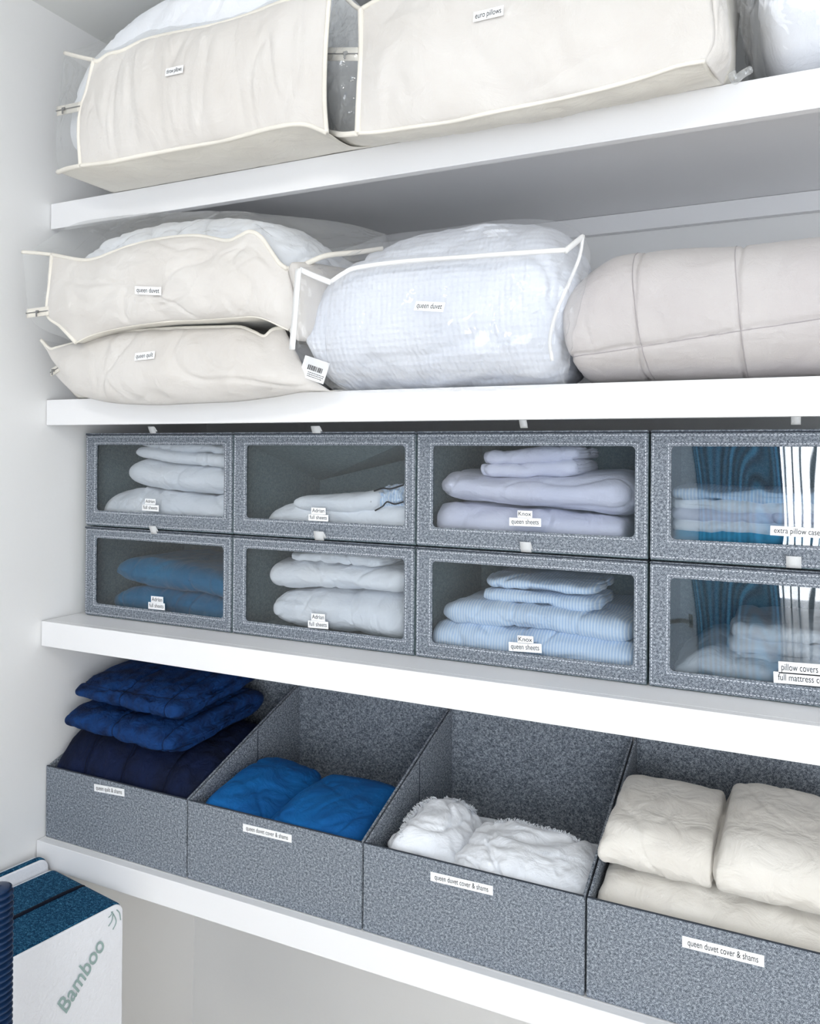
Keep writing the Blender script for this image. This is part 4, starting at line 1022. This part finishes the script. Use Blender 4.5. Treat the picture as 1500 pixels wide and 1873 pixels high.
strip('flat_piping', LL[-1] + Vector((-.004, -.003, 0)), LL[0] + Vector((-.006, -.003, 0)), LL[0] + Vector((.006, -.003, 0)), LL[-1] + Vector((.008, -.003, 0)), M['pipew'], t, n=12)
tube('piping', AP([(548, 493, -.142), (575, 505, -.118), (605, 517, -.09)]), .0052, M['pipew'], t, n=20, flat=.5)
tube('piping', [p + Vector((0, -.002, 0)) for p in FT], .0042, M['pipew'], t, n=80)
tube('piping', AP([(1034, 459, YE), (1050, 446, -.06), (1066, 433, -.025)]), .0046, M['pipew'], t, n=20)
tube('piping', AP([(1066, 433, -.03), (1060, 470, -.05), (1040, 520, -.07), (1018, 570, -.08), (1006, 620, -.085), (1010, 660, -.08)]), .003, M['pipew'], t, n=40)
sticker('queen duvet', (762, 562), (815, 565), 17, t, bvE)
ct = A(575, 676, -.07)
ex = Vector((.93, -.1, -.30)).normalized(); n_ = Vector((.2, -1, 0)); n_ = (n_ - ex * n_.dot(ex)).normalized(); ey = n_.cross(ex)
if ey.z < 0: ey = -ey
V = [ct + ex * a + ey * b_ + n_ * q for q in (0, .0005) for a, b_ in ((-.03, -.02), (.03, -.02), (.03, .02), (-.03, .02))]
ctag = mk('care_tag', V, [(0, 3, 2, 1), (4, 5, 6, 7), (0, 1, 5, 4), (1, 2, 6, 5), (2, 3, 7, 6), (3, 0, 4, 7)], M['paper'], t, False)
rnd = random.Random(5); mb = MB()
def quad(c, u0, u1, v0, v1): mb.add([c + ex * u0 + ey * v0 + n_ * .0009, c + ex * u1 + ey * v0 + n_ * .0009, c + ex * u1 + ey * v1 + n_ * .0009, c + ex * u0 + ey * v1 + n_ * .0009], [(0, 1, 2, 3)])
u = -.016
while u < .018:
    wdt = rnd.choice((.0008, .0016, .0028)); quad(ct, u, u + wdt, -.003, .006); u += wdt + rnd.choice((.0008, .0014))
for vv in (-.008, -.0115, -.015): 
    u = -.012
    while u < .024: wdt = rnd.uniform(.002, .005); quad(ct, u, u + wdt, vv, vv + .0012); u += wdt + .001
mb.build('tag_print', M['ink'], ctag)
fold('rolled_duvet', [(.765, .25), (.785, .33), (.835, .382), (.95, .408), (1.10, .416), (1.20, .398), (1.235, .34)], [(.765, .19), (.79, .132), (.9, .124), (1.1, .124), (1.21, .127), (1.23, .16)], -.065, .36, M['seer'],
     'rolled white waffle-textured duvet in the clear white-piped bag', 'duvet', world=True, seed=56, n=2.3, ew=.12, er=.12, amp=.006, scale=7, stretch=(.8, 1, 1.4), low=.008, lay_l=5, lay_amp=.012, bulge_l=.03, bulge_r=.02, floor=z2 + .003, nx=150, nt=110)
# ---- F: greige quilted comforter
sm = [A(1163, 560, -.035).x, A(1352, 540, -.035).x]; ha = A(1045, 648, -.045); hb_ = A(1490, 583, -.045); sm.append(2 * sm[1] - sm[0]); sm.append(sm[2] + .14)
q = fold('folded_comforter', [(1.228, .25), (1.25, .30), (1.29, .335), (1.34, .350), (1.5, .346), (1.7, .344), (1.93, .34)], [(1.240, .17), (1.262, .128), (1.34, .124), (1.6, .124), (1.93, .124)], -.045, .40, M['greige'],
     'pale greige quilted comforter folded at the right of the second shelf', 'comforter', world=True, seed=57, n=2.5, ew=.06, er=.22, amp=.0009, scale=14, low=.005,
     seams=sm, hseams=((ha.z, ha.x, (hb_.z - ha.z) / (hb_.x - ha.x)),), seam_d=.0042, seam_w=.0032, floor=z2, nx=300, nt=180, bulge_l=.012, thread=(M['thread'], .0008))

# ------------------------------------------------------------------ folding mattress panels at the lower left
def mattress(label, A0, A1, B0, ztop, group, zipline, ln_=.40):
    """A0,A1 : the long top edge (near, far) of the knit face; B0 : near corner of the opposite face"""
    A0 = Vector(A0); A1 = Vector(A1); B0 = Vector(B0)
    d = (A1 - A0).normalized(); s_ = (B0 - A0); s_ = s_ - d * s_.dot(d); wd = s_.length; s_.normalize()
    ln = .62; far = A1; zb_ = FLR + .001
    ln = ln_
    t = thing('foam_mattress_panel', label, 'mattress', (far + s_ * wd / 2 - d * ln / 2).to_tuple()[:2] + (zb_,), group)
    r = .022
    def prism(u0, u1, v0, v1, z0, z1, rad, name, mat, lab=None):
        # rounded rectangle in the (d, z) plane, swept along s
        P = rrect(u0, u1, z0, z1, rad, 8); V = []; n = len(P)
        for v in (v0, v1):
            V += [Vector((far.x, far.y, 0)) - d * (-u) + s_ * v + Vector((0, 0, z)) for u, z in P]
        Fc = [tuple(range(n)), tuple(range(2 * n - 1, n - 1, -1))] + [(k, n + k, n + (k + 1) % n, (k + 1) % n) for k in range(n)]
        o = mk(name, V, Fc, mat, t, False, lab); bev(o, .004, 3); return o, V, Fc
    prism(-ln, 0, .006, wd - .006, zb_, ztop, r, 'mesh_border', M['mesh'])
    o1, V1, F1 = prism(-ln + .002, -.001, -.001, .0055, zb_ + .002, ztop - .002, r, 'knit_face', M['knit'])
    prism(-ln + .002, -.001, wd - .0055, wd + .001, zb_ + .002, ztop - .002, r, 'knit_face', M['knit'])
    if zipline:
        c = far + s_ * wd * .5
        P = [c - d * .38, c - d * .2, c - d * .035, c - d * .008 + Vector((0, 0, -.012)), c + d * .001 + Vector((0, 0, -.04))]
        tube('zip_seam', [Vector((p.x, p.y, ztop + .0006 + (p.z - far.z))) for p in P], .006, M['navythread'], t, n=60, flat=.4)
    return t, BVHTree.FromPolygons(V1, F1), d, s_
k_ = .931
def S(p): # picture point on the plane z = -.955
    r = ray(*p); return CAMP + r * (-.955 / r.z)
P1 = S((15, 1755)); P2 = S((226, 1646)); P4 = S((0, 1640)); P3 = S((90, 1590))
P1.z = P2.z = 0; P4.z = 0; P3.z = 0
mt, mbv, md, ms = mattress('foam mattress panel with petrol mesh border and white face printed Bamboo', P1, P2 + Vector((0, -.0, 0)), P3, -.955, 'folding mattress panels', True)
mt2, mbv2, md2, ms2 = mattress('foam mattress panel mostly hidden at the left wall, taller than its neighbour', Vector((.010, -.22, 0)), Vector((.040, -.010, 0)), Vector((-.016, -.216, 0)), -.930, 'folding mattress panels', False, .21)
def print_on(bvh, txt, pl, pr, hpx, parent, mat, shear, name='printed_word'):
    h0 = hitsurf(bvh, *pl); h1 = hitsurf(bvh, *pr)
    if h0 is None or h1 is None: print('NO HIT', txt); return
    ex = h1[0] - h0[0]; wd = ex.length; ex.normalize(); n = h0[1]; n = (n - ex * n.dot(ex)).normalized(); ey = n.cross(ex)
    c = (h0[0] + h1[0]) / 2
    place_text(name, txt, c, ex, ey, n, wd, hpx * (c - CAMP).length / F * 1.3, .0022, mat, parent, shear)
print_on(mbv, 'Bamboo', (112, 1850), (186, 1722), 28, mt, M['sage'], .3)
for pts in (((203, 1668), (208, 1674), (212, 1686), (206, 1700)), ((206, 1667), (202, 1674), (198, 1678)), ((213, 1664), (218, 1670), (220, 1682)), ((206, 1672), (204, 1684), (198, 1694))):
    P = [hitsurf(mbv, *p) for p in pts]
    if all(P): tube('leaf_print', [h[0] + h[1] * .0012 for h in P], .0011, M['sage'], mt, n=12, seg=5)
# ribbed tube at the left frame edge
def ribbed():
    V = []; Fc = []; seg = 24
    top = A(0, 1622, -.42); r0 = .022
    n = 900; zt = top.z; zb_ = FLR + .002
    cx, cy = top.x - .008, top.y
    for i in range(n):
        z = zt - (zt - zb_) * i / (n - 1)
        r = r0 + .0042 * math.sin(2 * math.pi * (zt - z) / .0105)
        if i < 4: r *= (i + .5) / 4.5
        for k in range(seg):
            a = 2 * math.pi * k / seg; V.append((cx + r * math.cos(a), cy + r * math.sin(a), z))
    for i in range(n - 1):
        for k in range(seg): Fc.append((i * seg + k, i * seg + (k + 1) % seg, (i + 1) * seg + (k + 1) % seg, (i + 1) * seg + k))
    Fc.append(tuple(range(seg))); Fc.append(tuple((n - 1) * seg + k for k in range(seg)))
    return tag(mk('ribbed_tube', V, Fc, M['rib']), 'dark blue ribbed tube standing at the lower left frame edge', 'tube')
ribbed()
